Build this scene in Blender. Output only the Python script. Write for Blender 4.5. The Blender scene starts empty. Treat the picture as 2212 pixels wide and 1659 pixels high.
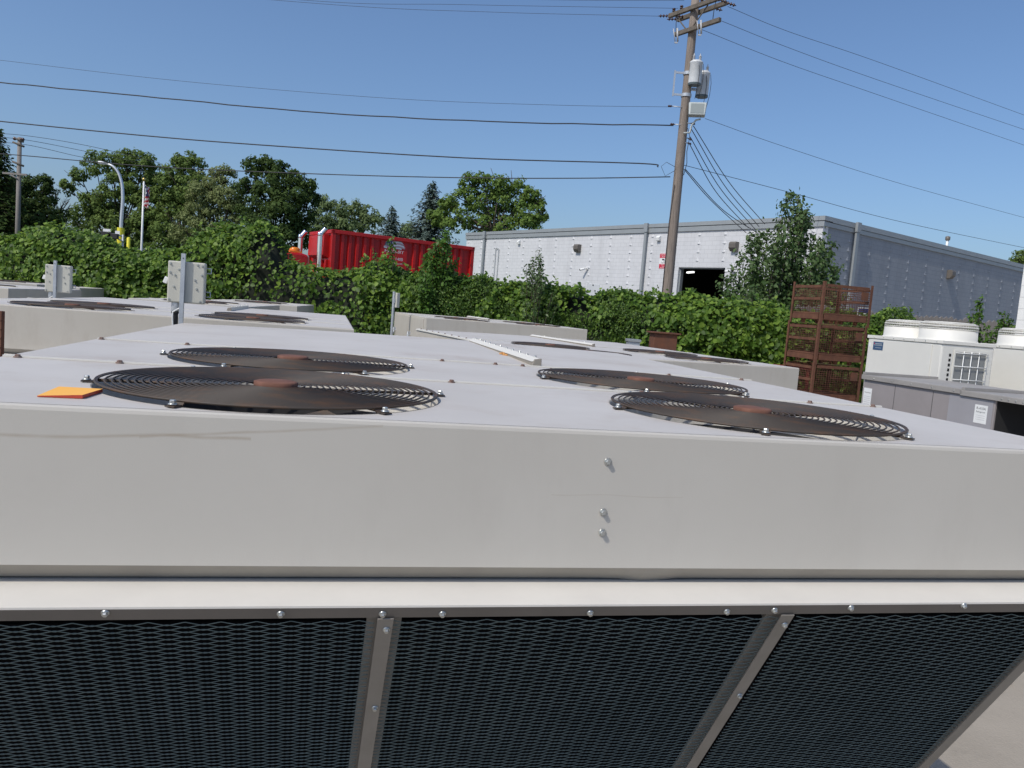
import bpy, math, random
import numpy as np
from mathutils import Vector, Matrix
random.seed(7)
rng = np.random.default_rng(11)
S = bpy.context.scene
C = bpy.data.collections.new('place'); S.collection.children.link(C)
R = math.radians
H = 2.3                                            # height of the camera above the concrete

# ------------------------------------------------------------------ camera
F_, ROLL, PITCH = 1720., R(4.57), R(5.33)
fwd = np.array([0, math.cos(PITCH), -math.sin(PITCH)]); r0 = np.array([1., 0, 0]); u0 = np.cross(r0, fwd)
right = r0*math.cos(ROLL)+u0*math.sin(ROLL); upv = -r0*math.sin(ROLL)+u0*math.cos(ROLL)
cam = bpy.data.cameras.new('camera'); co = bpy.data.objects.new('camera', cam); C.objects.link(co)
cam.sensor_width = 36; cam.lens = F_/2212*36; cam.clip_start = .05; cam.clip_end = 3000
co.matrix_world = Matrix(((right[0], upv[0], -fwd[0], 0), (right[1], upv[1], -fwd[1], 0), (right[2], upv[2], -fwd[2], H), (0, 0, 0, 1)))
S.camera = co
CAM = np.array([0, 0, H])
def ray(x, y): return fwd*F_+right*(x-1106)-upv*(y-829.5)
def at(x, y, Y):                                   # the place at distance Y in the direction seen at (x, y)
    d = ray(x, y); return CAM+d*(Y/d[1])
def atz(x, y, z):                                  # the place at height z in that direction
    d = ray(x, y); return CAM+d*((z-H)/d[2])
def onpl(x, y, p, n):
    d = ray(x, y); return CAM+d*(np.dot(np.array(p)-CAM, n)/np.dot(d, n))

# ------------------------------------------------------------------ light
w = bpy.data.worlds.new('World'); S.world = w; w.use_nodes = True
nt = w.node_tree; nt.nodes.clear()
sky = nt.nodes.new('ShaderNodeTexSky'); sky.sky_type = 'NISHITA'; sky.sun_disc = False
AZ, EL = R(225), R(49)                           # clockwise from +Y
sky.sun_elevation = EL; sky.sun_rotation = AZ; sky.air_density = 1.0; sky.dust_density = 2.2; sky.ozone_density = 7; sky.altitude = 0
bg = nt.nodes.new('ShaderNodeBackground'); bg.inputs[1].default_value = .138
wo = nt.nodes.new('ShaderNodeOutputWorld'); nt.links.new(sky.outputs[0], bg.inputs[0]); nt.links.new(bg.outputs[0], wo.inputs[0])
sl = bpy.data.lights.new('sun', 'SUN'); sl.energy = 3.0; sl.angle = R(.5); sl.color = (1, .935, .83)
so = bpy.data.objects.new('sun', sl); C.objects.link(so)
sd = Vector((math.sin(AZ)*math.cos(EL), math.cos(AZ)*math.cos(EL), math.sin(EL)))
so.rotation_euler = sd.to_track_quat('Z', 'Y').to_euler(); so.location = sd*60
S.view_settings.view_transform = 'Standard'; S.view_settings.look = 'None'; S.view_settings.exposure = 0; S.view_settings.gamma = 1

# ------------------------------------------------------------------ materials
def mat(name, col, rough=.5, metal=0., col2=None, nscale=3., nlow=.35, nhigh=.7, bump=0., bscale=40., detail=5., spec=.5, stretch=(1, 1, 1), wave=0., wscale=2., dirt=None):
    m = bpy.data.materials.new(name); m.use_nodes = True; t = m.node_tree; N = t.nodes; L = t.links
    b = N['Principled BSDF']; b.inputs['Base Color'].default_value = (*col, 1)
    b.inputs['Roughness'].default_value = rough; b.inputs['Metallic'].default_value = metal; b.inputs['Specular IOR Level'].default_value = spec
    tc = N.new('ShaderNodeTexCoord'); mp = N.new('ShaderNodeMapping'); mp.inputs['Scale'].default_value = stretch
    L.new(tc.outputs['Object'], mp.inputs[0])
    if col2 is not None:
        n = N.new('ShaderNodeTexNoise'); n.inputs['Scale'].default_value = nscale; n.inputs['Detail'].default_value = detail; n.inputs['Roughness'].default_value = .65
        L.new(mp.outputs[0], n.inputs['Vector'])
        r = N.new('ShaderNodeValToRGB'); r.color_ramp.elements[0].position = nlow; r.color_ramp.elements[1].position = nhigh
        r.color_ramp.elements[0].color = (*col, 1); r.color_ramp.elements[1].color = (*col2, 1)
        L.new(n.outputs['Fac'], r.inputs[0]); L.new(r.outputs[0], b.inputs['Base Color'])
    if dirt is not None:                            # wear with a shape of its own: (colour, scale, low, high, strength, stretch)
        dc, dsc, dl, dh, ds, dst = dirt
        m2 = N.new('ShaderNodeMapping'); m2.inputs['Scale'].default_value = dst; L.new(tc.outputs['Object'], m2.inputs[0])
        n4 = N.new('ShaderNodeTexNoise'); n4.inputs['Scale'].default_value = dsc; n4.inputs['Detail'].default_value = 6; n4.inputs['Roughness'].default_value = .7; L.new(m2.outputs[0], n4.inputs['Vector'])
        mr = N.new('ShaderNodeMapRange'); mr.inputs[1].default_value = dl; mr.inputs[2].default_value = dh; mr.inputs[3].default_value = 0; mr.inputs[4].default_value = ds; L.new(n4.outputs['Fac'], mr.inputs[0])
        mx = N.new('ShaderNodeMixRGB'); L.new(mr.outputs[0], mx.inputs[0]); mx.inputs[2].default_value = (*dc, 1)
        src = b.inputs['Base Color'].links[0].from_socket if b.inputs['Base Color'].links else None
        if src: L.new(src, mx.inputs[1])
        else: mx.inputs[1].default_value = (*col, 1)
        L.new(mx.outputs[0], b.inputs['Base Color'])
    last = None
    if wave:
        n3 = N.new('ShaderNodeTexNoise'); n3.inputs['Scale'].default_value = wscale; n3.inputs['Detail'].default_value = 1
        L.new(tc.outputs['Object'], n3.inputs['Vector'])
        bp = N.new('ShaderNodeBump'); bp.inputs['Strength'].default_value = 1; bp.inputs['Distance'].default_value = wave
        L.new(n3.outputs['Fac'], bp.inputs['Height']); last = bp
    if bump:
        n2 = N.new('ShaderNodeTexNoise'); n2.inputs['Scale'].default_value = bscale; n2.inputs['Detail'].default_value = 4
        L.new(mp.outputs[0], n2.inputs['Vector'])
        bp2 = N.new('ShaderNodeBump'); bp2.inputs['Strength'].default_value = bump; bp2.inputs['Distance'].default_value = .01
        L.new(n2.outputs['Fac'], bp2.inputs['Height'])
        if last: L.new(last.outputs[0], bp2.inputs['Normal'])
        last = bp2
    if last: L.new(last.outputs[0], b.inputs['Normal'])
    return m
def emis(name, col, s):
    m = mat(name, col); b = m.node_tree.nodes['Principled BSDF']
    b.inputs['Emission Color'].default_value = (*col, 1); b.inputs['Emission Strength'].default_value = s
    return m
def leafmat(name, c1, c2, c3, trans=.3, rough=.5, spec=.3):
    m = bpy.data.materials.new(name); m.use_nodes = True; t = m.node_tree; N = t.nodes; L = t.links
    b = N['Principled BSDF']; b.inputs['Roughness'].default_value = rough; b.inputs['Specular IOR Level'].default_value = spec
    g = N.new('ShaderNodeNewGeometry'); r = N.new('ShaderNodeValToRGB')
    r.color_ramp.elements[0].color = (*c1, 1); r.color_ramp.elements[1].color = (*c3, 1); e = r.color_ramp.elements.new(.5); e.color = (*c2, 1)
    L.new(g.outputs['Random Per Island'], r.inputs[0]); L.new(r.outputs[0], b.inputs['Base Color'])
    tr = N.new('ShaderNodeBsdfTranslucent'); mx = N.new('ShaderNodeMixShader'); mx.inputs[0].default_value = trans
    hs = N.new('ShaderNodeHueSaturation'); hs.inputs['Value'].default_value = 1.5; hs.inputs['Hue'].default_value = .485
    L.new(r.outputs[0], hs.inputs['Color']); L.new(hs.outputs[0], tr.inputs[0])
    L.new(b.outputs[0], mx.inputs[1]); L.new(tr.outputs[0], mx.inputs[2]); L.new(mx.outputs[0], N['Material Output'].inputs[0])
    return m
def blockmat(name, col, col2):
    m = mat(name, col, .75, col2=col2, nscale=1.3, bump=.25, bscale=25, dirt=(tuple(c*.72 for c in col), .9, .48, .8, .6, (1.5, 1.5, .22))); t = m.node_tree; N = t.nodes; L = t.links
    tc = N.new('ShaderNodeTexCoord'); s = N.new('ShaderNodeSeparateXYZ'); L.new(tc.outputs['Object'], s.inputs[0])
    ad = N.new('ShaderNodeMath'); L.new(s.outputs[0], ad.inputs[0]); L.new(s.outputs[1], ad.inputs[1])
    cb = N.new('ShaderNodeCombineXYZ'); L.new(ad.outputs[0], cb.inputs[0]); L.new(s.outputs[2], cb.inputs[1])
    br = N.new('ShaderNodeTexBrick'); br.inputs['Scale'].default_value = 1; br.inputs['Brick Width'].default_value = .4; br.inputs['Row Height'].default_value = .186
    br.inputs['Mortar Size'].default_value = .006; br.inputs['Color1'].default_value = (1, 1, 1, 1); br.inputs['Color2'].default_value = (.96, .96, .96, 1); br.inputs['Mortar'].default_value = (.72, .72, .72, 1)
    L.new(cb.outputs[0], br.inputs['Vector'])
    b = N['Principled BSDF']; src = b.inputs['Base Color'].links[0].from_socket
    mx = N.new('ShaderNodeMixRGB'); mx.blend_type = 'MULTIPLY'; mx.inputs[0].default_value = 1
    L.new(src, mx.inputs[1]); L.new(br.outputs['Color'], mx.inputs[2]); L.new(mx.outputs[0], b.inputs['Base Color'])
    return m
M = {}
M['top'] = mat('weathered_top_paint', (.53, .50, .46), .5, col2=(.585, .555, .515), nscale=2.2, bump=.05, bscale=260, wave=.007, wscale=1.7, spec=.35, dirt=((.40, .33, .27), 1.9, .52, .75, .55, (1, 1, 1)))
M['face'] = mat('beige_cabinet_paint', (.50, .465, .40), .5, col2=(.535, .50, .44), nscale=1.6, bump=.05, bscale=300, dirt=((.36, .31, .25), 3, .52, .8, .5, (1.4, 1.4, .5)))
M['cream'] = mat('cream_paint', (.67, .645, .59), .5, col2=(.62, .595, .545), nscale=4, bump=.03, bscale=200)
M['edge'] = mat('seam_edge_paint', (.66, .64, .58), .5)
M['guard'] = mat('rusty_black_wire', (.052, .041, .032), .6, col2=(.11, .058, .03), nscale=9, nlow=.48, nhigh=.75)
M['hub'] = mat('rusted_hub_plate', (.13, .055, .035), .85, col2=(.20, .09, .06), nscale=20)
M['rotor'] = mat('fan_blade_grey', (.10, .10, .10), .5, col2=(.16, .10, .06), nscale=8)
M['mesh'] = mat('expanded_metal', (.155, .19, .175), .6, col2=(.11, .14, .13), nscale=12, spec=.25)
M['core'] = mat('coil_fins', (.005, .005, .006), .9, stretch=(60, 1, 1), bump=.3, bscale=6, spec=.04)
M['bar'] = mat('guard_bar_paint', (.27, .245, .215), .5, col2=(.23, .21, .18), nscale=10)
M['lip'] = mat('shade_toned_lip_paint', (.31, .29, .255), .55, col2=(.27, .25, .22), nscale=8)  # hood paint darkened for the lip, the shade under the edge put into the colour
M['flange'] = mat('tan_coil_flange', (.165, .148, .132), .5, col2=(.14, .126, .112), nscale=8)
M['plenum'] = mat('dark_fan_plenum', (.03, .03, .032), .7)
M['railside'] = mat('beige_channel', (.30, .27, .225), .55, col2=(.26, .23, .19), nscale=6)
M['bolt'] = mat('zinc_bolt', (.58, .6, .58), .32, metal=.75, col2=(.4, .4, .38), nscale=60)
M['rustbolt'] = mat('rusty_bolt', (.14, .07, .05), .7, col2=(.25, .2, .17), nscale=70)
M['galv'] = mat('galvanised_steel', (.50, .53, .56), .42, metal=.45, col2=(.42, .45, .48), nscale=14)
M['box'] = mat('grey_green_enclosure', (.52, .51, .44), .5, col2=(.48, .47, .41), nscale=6)
M['black'] = mat('black_rubber', (.015, .015, .016), .6)
M['white'] = mat('white_paint', (.78, .79, .78), .45, col2=(.70, .71, .70), nscale=5)
M['vrf'] = mat('white_cabinet', (.70, .69, .64), .5, col2=(.66, .65, .60), nscale=2.5, bump=.04, bscale=200)
M['vrffin'] = mat('white_cabinet_fins', (.22, .23, .23), .5, stretch=(1, 1, 60), bump=.5, bscale=4)
M['grey'] = mat('purple_grey_paint', (.30, .275, .275), .5, col2=(.26, .24, .235), nscale=2.5, bump=.06, bscale=150)
M['greytop'] = mat('grey_roof_panel', (.33, .315, .295), .55, col2=(.27, .255, .24), nscale=3)
M['rust'] = mat('rusted_steel', (.10, .040, .024), .85, col2=(.16, .068, .036), nscale=7, bump=.3, bscale=60)
M['rust2'] = mat('orange_rust_steel', (.16, .06, .03), .85, col2=(.09, .045, .03), nscale=5, bump=.3, bscale=60)
M['wire'] = mat('rusted_wire', (.085, .035, .022), .85, col2=(.13, .055, .03), nscale=9)
M['orange'] = mat('orange_card', (.93, .47, .08), .6)
M['redcard'] = mat('red_card_edge', (.5, .06, .03), .6)
M['concrete'] = mat('yard_concrete', (.32, .285, .235), .85, col2=(.37, .33, .275), nscale=1.2, bump=.5, bscale=60, dirt=((.24, .215, .18), 2.6, .55, .75, .6, (1, 1, 1)))
M['blocka'] = blockmat('painted_block', (.59, .60, .615), (.63, .64, .655))
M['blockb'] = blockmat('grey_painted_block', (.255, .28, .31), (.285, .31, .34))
M['flash'] = mat('grey_flashing', (.33, .355, .36), .45, metal=.2, col2=(.30, .32, .33), nscale=2)
M['flashd'] = mat('flashing_joint', (.06, .065, .07), .6)
M['dark'] = mat('dark_interior', (.012, .012, .013), .9)
M['bronze'] = mat('bronze_fixture', (.13, .115, .10), .5)
M['red'] = mat('red_container_paint', (.50, .013, .012), .4, col2=(.40, .011, .011), nscale=3, bump=.05, bscale=30, dirt=((.20, .03, .02), 5, .6, .8, .6, (1, 1, .4)))
M['redcab'] = mat('red_cab_paint', (.48, .010, .012), .2)
M['chrome'] = mat('chrome', (.75, .76, .78), .12, metal=1)
M['amber'] = mat('amber_lens', (.75, .2, .01), .25)
M['glass'] = mat('dark_glass', (.02, .025, .03), .08)
M['wood'] = mat('weathered_pole_wood', (.27, .225, .19), .85, col2=(.14, .115, .095), nscale=9, stretch=(3, 3, .2), bump=.5, bscale=30)
M['arm'] = mat('weathered_arm_wood', (.15, .13, .105), .85, col2=(.09, .075, .06), nscale=8)
M['ceramic'] = mat('brown_porcelain', (.06, .025, .018), .25)
M['greyceramic'] = mat('grey_porcelain', (.45, .46, .47), .3)
M['tank'] = mat('transformer_paint', (.62, .64, .65), .4, col2=(.50, .52, .52), nscale=3)
M['tankd'] = mat('transformer_base', (.10, .13, .14), .6)
M['lampgrey'] = mat('floodlight_grey', (.42, .46, .45), .5)
M['cable'] = mat('black_cable', (.03, .03, .033), .6)
M['fence'] = mat('weathered_fence_board', (.27, .25, .23), .9, col2=(.20, .18, .165), nscale=5, stretch=(6, 6, .6))
M['bark'] = mat('bark', (.09, .07, .055), .9, col2=(.055, .043, .035), nscale=6, stretch=(2, 2, .4), bump=.5, bscale=20)
M['vineshade'] = mat('hedge_shade_backing', (.009, .013, .006), .95)
M['yellow'] = mat('yellow_wrap', (.75, .68, .04), .5)
M['blue'] = mat('flag_blue', (.03, .05, .16), .7)
M['flagred'] = mat('flag_red', (.42, .03, .04), .7)
M['signred'] = mat('sign_red', (.55, .02, .05), .5)
M['badge'] = mat('blue_badge', (.05, .10, .19), .35)
M['ink'] = mat('printed_ink', (.05, .05, .06), .6)
M['redlamp'] = emis('red_signal_lens', (1, .02, .02), 2.5)
M['tube'] = emis('fluorescent_tube', (1, 1, .97), 2.0)
M['vine'] = leafmat('vine_leaf', (.034, .075, .010), (.09, .175, .022), (.22, .33, .05), .36)
M['vine3'] = leafmat('fine_vine_leaf', (.03, .068, .012), (.068, .135, .02), (.15, .235, .04), .32)
M['vine2'] = leafmat('sapling_leaf', (.05, .11, .02), (.075, .16, .025), (.11, .21, .035), .3)
M['elm'] = leafmat('elm_leaf', (.05, .10, .028), (.078, .135, .04), (.13, .19, .075), .28, .5, .3)
M['tree_a'] = leafmat('tree_leaf_mid', (0.084, 0.132, 0.035), (0.123, 0.185, 0.047), (0.177, 0.246, 0.072), .3, .7, .12)
M['tree_b'] = leafmat('tree_leaf_grey', (0.134, 0.169, 0.064), (0.179, 0.220, 0.088), (0.251, 0.287, 0.122), .3, .7, .12)
M['tree_c'] = leafmat('tree_leaf_dark', (0.039, 0.069, 0.021), (0.057, 0.095, 0.026), (0.089, 0.137, 0.037), .3, .7, .12)
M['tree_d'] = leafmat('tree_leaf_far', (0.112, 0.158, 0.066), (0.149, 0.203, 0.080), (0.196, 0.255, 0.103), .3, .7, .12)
M['spruce'] = leafmat('spruce_needle', (0.058, 0.091, 0.078), (0.085, 0.124, 0.104), (0.117, 0.163, 0.143), .1, .6)
M['tree_e'] = leafmat('tree_leaf_fresh', (0.077, 0.139, 0.029), (0.129, 0.204, 0.044), (0.190, 0.269, 0.066), .3, .7, .12)

# faint rust-water stain lines on the near cabinet's front sheet
def stain(m, lines):
    t = m.node_tree; N = t.nodes; L = t.links; b = N['Principled BSDF']
    src = b.inputs['Base Color'].links[0].from_socket
    tc = N.new('ShaderNodeTexCoord'); s = N.new('ShaderNodeSeparateXYZ'); L.new(tc.outputs['Object'], s.inputs[0])
    n = N.new('ShaderNodeTexNoise'); n.noise_dimensions = '1D'; n.inputs['Scale'].default_value = 2.6; n.inputs['Detail'].default_value = 2; L.new(s.outputs[0], n.inputs['W'])
    for (z, x0, x1, slope, amp, wd, fac) in lines:
        def math_(op, a, b_):
            q = N.new('ShaderNodeMath'); q.operation = op
            for i, v in enumerate((a, b_)):
                if isinstance(v, (int, float)): q.inputs[i].default_value = v
                else: L.new(v, q.inputs[i])
            return q.outputs[0]
        zz = math_('ADD', math_('MULTIPLY', n.outputs['Fac'], amp), math_('ADD', math_('MULTIPLY', s.outputs[0], slope), z))
        dz = math_('ABSOLUTE', math_('SUBTRACT', s.outputs[2], zz), 0)
        k = math_('MAXIMUM', math_('SUBTRACT', 1, math_('DIVIDE', dz, wd*2.2)), 0)
        k = math_('MULTIPLY', k, math_('MULTIPLY', math_('GREATER_THAN', s.outputs[0], x0), math_('LESS_THAN', s.outputs[0], x1)))
        n5 = N.new('ShaderNodeTexNoise'); n5.inputs['Scale'].default_value = 14; L.new(tc.outputs['Object'], n5.inputs['Vector'])
        k = math_('MULTIPLY', k, math_('MULTIPLY', n5.outputs['Fac'], fac*1.8))
        mx = N.new('ShaderNodeMixRGB'); L.new(k, mx.inputs[0]); L.new(src, mx.inputs[1]); mx.inputs[2].default_value = (.33, .27, .2, 1)
        src = mx.outputs[0]
    L.new(src, b.inputs['Base Color'])
M['faceA'] = mat('beige_cabinet_paint_stained', (.49, .465, .415), .48, col2=(.52, .495, .445), nscale=1.6, bump=.05, bscale=300, wave=.006, wscale=1.1, dirt=((.38, .35, .31), 2.2, .52, .8, .3, (1.6, 1.6, .5)))

# ------------------------------------------------------------------ mesh helpers
class MB:
    def __init__(s): s.v = []; s.f = []; s.m = []; s.s = []
    def add(s, vs, fs, mi=0, smooth=False):
        o = len(s.v); s.v += [tuple(float(c) for c in p) for p in vs]
        for f in fs: s.f.append([i+o for i in f]); s.m.append(mi); s.s.append(smooth)
        return s
    def box(s, x0, x1, y0, y1, z0, z1, mi=0, X=None):
        vs = [(x, y, z) for z in (z0, z1) for y in (y0, y1) for x in (x0, x1)]
        if X is not None: vs = [X @ Vector(p) for p in vs]
        return s.add(vs, [(0, 2, 3, 1), (4, 5, 7, 6), (0, 1, 5, 4), (1, 3, 7, 5), (3, 2, 6, 7), (2, 0, 4, 6)], mi)
    def tube(s, pts, r, n=6, closed=False, mi=0, smooth=True):
        P = [Vector(p) for p in pts]; k = len(P); rs = r if hasattr(r, '__len__') else [r]*k
        T = []
        for i in range(k):
            a = P[(i-1) % k] if (closed or i > 0) else P[i]; b = P[(i+1) % k] if (closed or i < k-1) else P[i]
            T.append((b-a).normalized() if (b-a).length > 1e-9 else Vector((0, 0, 1)))
        ref = Vector((0, 0, 1)) if abs(T[0].z) < .9 else Vector((1, 0, 0))
        u = T[0].cross(ref).normalized(); vs = []
        for i in range(k):
            u = (u-T[i]*u.dot(T[i])).normalized(); w_ = T[i].cross(u)
            for j in range(n):
                a = 2*math.pi*j/n; vs.append(P[i]+(u*math.cos(a)+w_*math.sin(a))*rs[i])
        fs = []
        for i in range(k if closed else k-1):
            for j in range(n):
                a, b = i*n+j, i*n+(j+1) % n; c, d = ((i+1) % k)*n+(j+1) % n, ((i+1) % k)*n+j; fs.append((a, b, c, d))
        if not closed: fs += [tuple(range(n-1, -1, -1)), tuple((k-1)*n+j for j in range(n))]
        return s.add(vs, fs, mi, smooth)
    def lathe(s, prof, n=24, c=(0, 0, 0), mi=0, smooth=True, X=None):
        vs = []; fs = []
        for r, z in prof:
            for j in range(n):
                a = 2*math.pi*j/n; p = Vector((r*math.cos(a), r*math.sin(a), z))
                vs.append((X @ p if X is not None else p)+Vector(c))
        for i in range(len(prof)-1):
            for j in range(n): fs.append((i*n+j, i*n+(j+1) % n, (i+1)*n+(j+1) % n, (i+1)*n+j))
        s.add(vs, fs, mi, smooth)
        if prof[-1][0] > 1e-6: s.add(vs[-n:], [tuple(range(n))], mi)
        if prof[0][0] > 1e-6: s.add(vs[:n], [tuple(range(n-1, -1, -1))], mi)
        return s
    def prism(s, poly, vec, mi=0):                  # poly: 3D points; extruded by vec
        n = len(poly); a = [Vector(p) for p in poly]; b = [p+Vector(vec) for p in a]
        fs = [tuple(range(n-1, -1, -1)), tuple(range(n, 2*n))]+[(i, (i+1) % n, n+(i+1) % n, n+i) for i in range(n)]
        return s.add(a+b, fs, mi)
    def mesh(s, name, mats):
        me = bpy.data.meshes.new(name); me.from_pydata(s.v, [], s.f)
        for m in (mats if isinstance(mats, (list, tuple)) else [mats]): me.materials.append(m)
        me.polygons.foreach_set('material_index', s.m); me.polygons.foreach_set('use_smooth', s.s); me.update()
        return me
    def build(s, name, mats, parent=None, bevel=0): return link(name, s.mesh(name, mats), parent, bevel=bevel)
def link(name, me, parent=None, loc=None, rz=None, bevel=0):
    o = bpy.data.objects.new(name, me); C.objects.link(o)
    if parent: o.parent = parent
    if loc is not None: o.location = loc
    if rz is not None: o.rotation_euler = (0, 0, rz)
    if bevel:
        b = o.modifiers.new('edges', 'BEVEL'); b.width = bevel; b.segments = 2; b.limit_method = 'ANGLE'
    return o
def tag(o, label, cat, group=None, kind=None):
    if label: o['label'] = label
    if cat: o['category'] = cat
    if group: o['group'] = group
    if kind: o['kind'] = kind
    return o
def thing(name, label, cat, loc=(0, 0, 0), rz=0, group=None):
    o = bpy.data.objects.new(name, None); C.objects.link(o); o.location = [float(c) for c in loc]; o.rotation_euler = (0, 0, rz)
    return tag(o, label, cat, group)
def copy_tree(o, parent=None):
    c = o.copy(); C.objects.link(c)
    if parent: c.parent = parent
    for ch in list(o.children): copy_tree(ch, c)
    return c
def text_mesh(txt, size, align='CENTER'):
    cu = bpy.data.curves.new('t', 'FONT'); cu.body = txt; cu.size = size; cu.align_x = align; cu.resolution_u = 3
    o = bpy.data.objects.new('t', cu); C.objects.link(o); dg = bpy.context.evaluated_depsgraph_get(); dg.update()
    me = bpy.data.meshes.new_from_object(o.evaluated_get(dg)); bpy.data.objects.remove(o)
    vs = [v.co.copy() for v in me.vertices]; fs = [tuple(p.vertices) for p in me.polygons]; bpy.data.meshes.remove(me)
    return vs, fs
def add_text(mb, txt, size, X, mi=0, align='CENTER'):
    vs, fs = text_mesh(txt, size, align); mb.add([X @ v for v in vs], fs, mi)

# ------------------------------------------------------------------ ground
g = MB(); n = 60
xs = [-1500, -300, -60, -20, -10, -6, -3, 0, 3, 6, 10, 20, 60, 300, 1500]
vs = [(x, y, 0) for y in xs for x in xs]; k = len(xs)
g.add(vs, [(j*k+i, j*k+i+1, (j+1)*k+i+1, (j+1)*k+i) for j in range(k-1) for i in range(k-1)])
tag(g.build('ground', M['concrete']), None, None, kind='structure')

def sheet(name, x0, x1, y0, y1, z, m):
    b = MB(); b.add([(x0, y0, z), (x1, y0, z), (x1, y1, z), (x0, y1, z)], [(0, 1, 2, 3)]); tag(b.build(name, m), None, None, kind='structure')
sheet('road', -120, 7, 24, 40, .004, mat('asphalt', (.05, .05, .052), .9, col2=(.065, .064, .062), nscale=3))
sheet('grass_verge', -120, 12, 40.5, 110, .004, mat('mown_grass', (.05, .085, .02), .95, col2=(.075, .11, .03), nscale=2, bump=.6, bscale=60))
# ------------------------------------------------------------------ the condensing units
FANR, GR = .396, .391
def ring(r, z, n=56): return [(r*math.cos(2*math.pi*i/n), r*math.sin(2*math.pi*i/n), z) for i in range(n)]
def guard_mesh():
    b = MB(); z = .012; r = .068
    while r < GR: b.tube(ring(r, z, 48 if r < .2 else 64), .0023, 5, True); r += .0152
    for zz, rr in ((.012, GR),): b.tube(ring(rr, zz, 72), .0032, 5, True)
    for i in range(6):
        a = R(8+60*i); c_, s_ = math.cos(a), math.sin(a)
        b.tube([(c_*.045, s_*.045, z-.006), (c_*GR, s_*GR, z-.006)], .004, 5)
        X = Matrix.Rotation(a, 4, 'Z'); b.box(GR+.006, GR+.031, -.010, .010, .002, .005, X=X); b.prism([X @ Vector(p) for p in ((GR-.003, -.012, .009), (GR-.003, -.012, .013), (GR+.006, -.012, .005), (GR+.006, -.012, .002))], X.to_3x3() @ Vector((0, .024, 0)))
    return b.mesh('fan_guard', M['guard'])
def bolt_mesh(m, r=.0085, h=.009):
    b = MB(); b.lathe([(r*1.45, 0), (r*1.5, .0012), (r*1.3, .0028)], 14)
    b.lathe([(r, .0028), (r, h), (r*.82, h+.0018)], 6, smooth=False)
    return b.mesh('bolt', m)
def rotor_mesh():
    b = MB(); b.lathe([(.07, -.05), (.075, .03), (.05, .045)], 20)
    for i in range(4):
        a0 = i*math.pi/2; vs = []
        for j in range(5):
            rr = .07+j*.072
            for k_, (da, dz) in enumerate(((-.42, -.035), (0, 0), (.42, .035))):
                a = a0+da*(1.15-.1*j); vs.append((rr*math.cos(a), rr*math.sin(a), dz))
        b.add(vs, [(j*3+k_, j*3+k_+1, (j+1)*3+k_+1, (j+1)*3+k_) for j in range(4) for k_ in range(2)], 0, True)
    return b.mesh('fan_rotor', M['rotor'])
def shroud_mesh():
    b = MB(); prof = [(FANR+.004, .001), (FANR, -.001), (FANR-.003, -.01), (FANR-.004, -.085), (FANR-.0041, -.086), (FANR-.004, -.3), (FANR-.004, -.301), (.01, -.302)]
    vs = []; nn = 64
    for r, z in prof: vs += ring(r, z, nn)
    b.add(vs, [((i+1)*nn+j, (i+1)*nn+(j+1) % nn, i*nn+(j+1) % nn, i*nn+j) for i in range(len(prof)-1) for j in range(nn)], 0, True)
    b.m = [1 if q >= nn*4 else 0 for q in range(len(b.f))]
    return b.mesh('fan_shroud', [M['cream'], M['plenum']])
def hub_mesh():
    b = MB(); b.lathe([(.052, .011), (.052, .020), (.045, .0225), (.0, .0235)], 28); return b.mesh('hub_plate', M['hub'])
ME = dict(guard=guard_mesh(), bolt=bolt_mesh(M['bolt']), rbolt=bolt_mesh(M['rustbolt'], .0075, .007), rotor=rotor_mesh(), shroud=shroud_mesh(), hub=hub_mesh(), screw=bolt_mesh(M['bolt'], .0052, .006))
def hole_panel(b, x0, x1, y0, y1, z, cx, cy, r=FANR+.003):
    A = [2*math.pi*i/64 for i in range(64)]+[math.atan2(y-cy, x-cx) % (2*math.pi) for x in (x0, x1) for y in (y0, y1)]
    A = sorted(A); inn = []; out = []
    for a in A:
        c_, s_ = math.cos(a), math.sin(a)
        t = min([((x1 if c_ > 0 else x0)-cx)/c_ if abs(c_) > 1e-9 else 1e9, ((y1 if s_ > 0 else y0)-cy)/s_ if abs(s_) > 1e-9 else 1e9])
        inn.append((cx+r*c_, cy+r*s_, z)); out.append((cx+t*c_, cy+t*s_, z))
    k_ = len(A); b.add(inn+out, [(i, k_+i, k_+(i+1) % k_, (i+1) % k_) for i in range(k_)])
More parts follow.
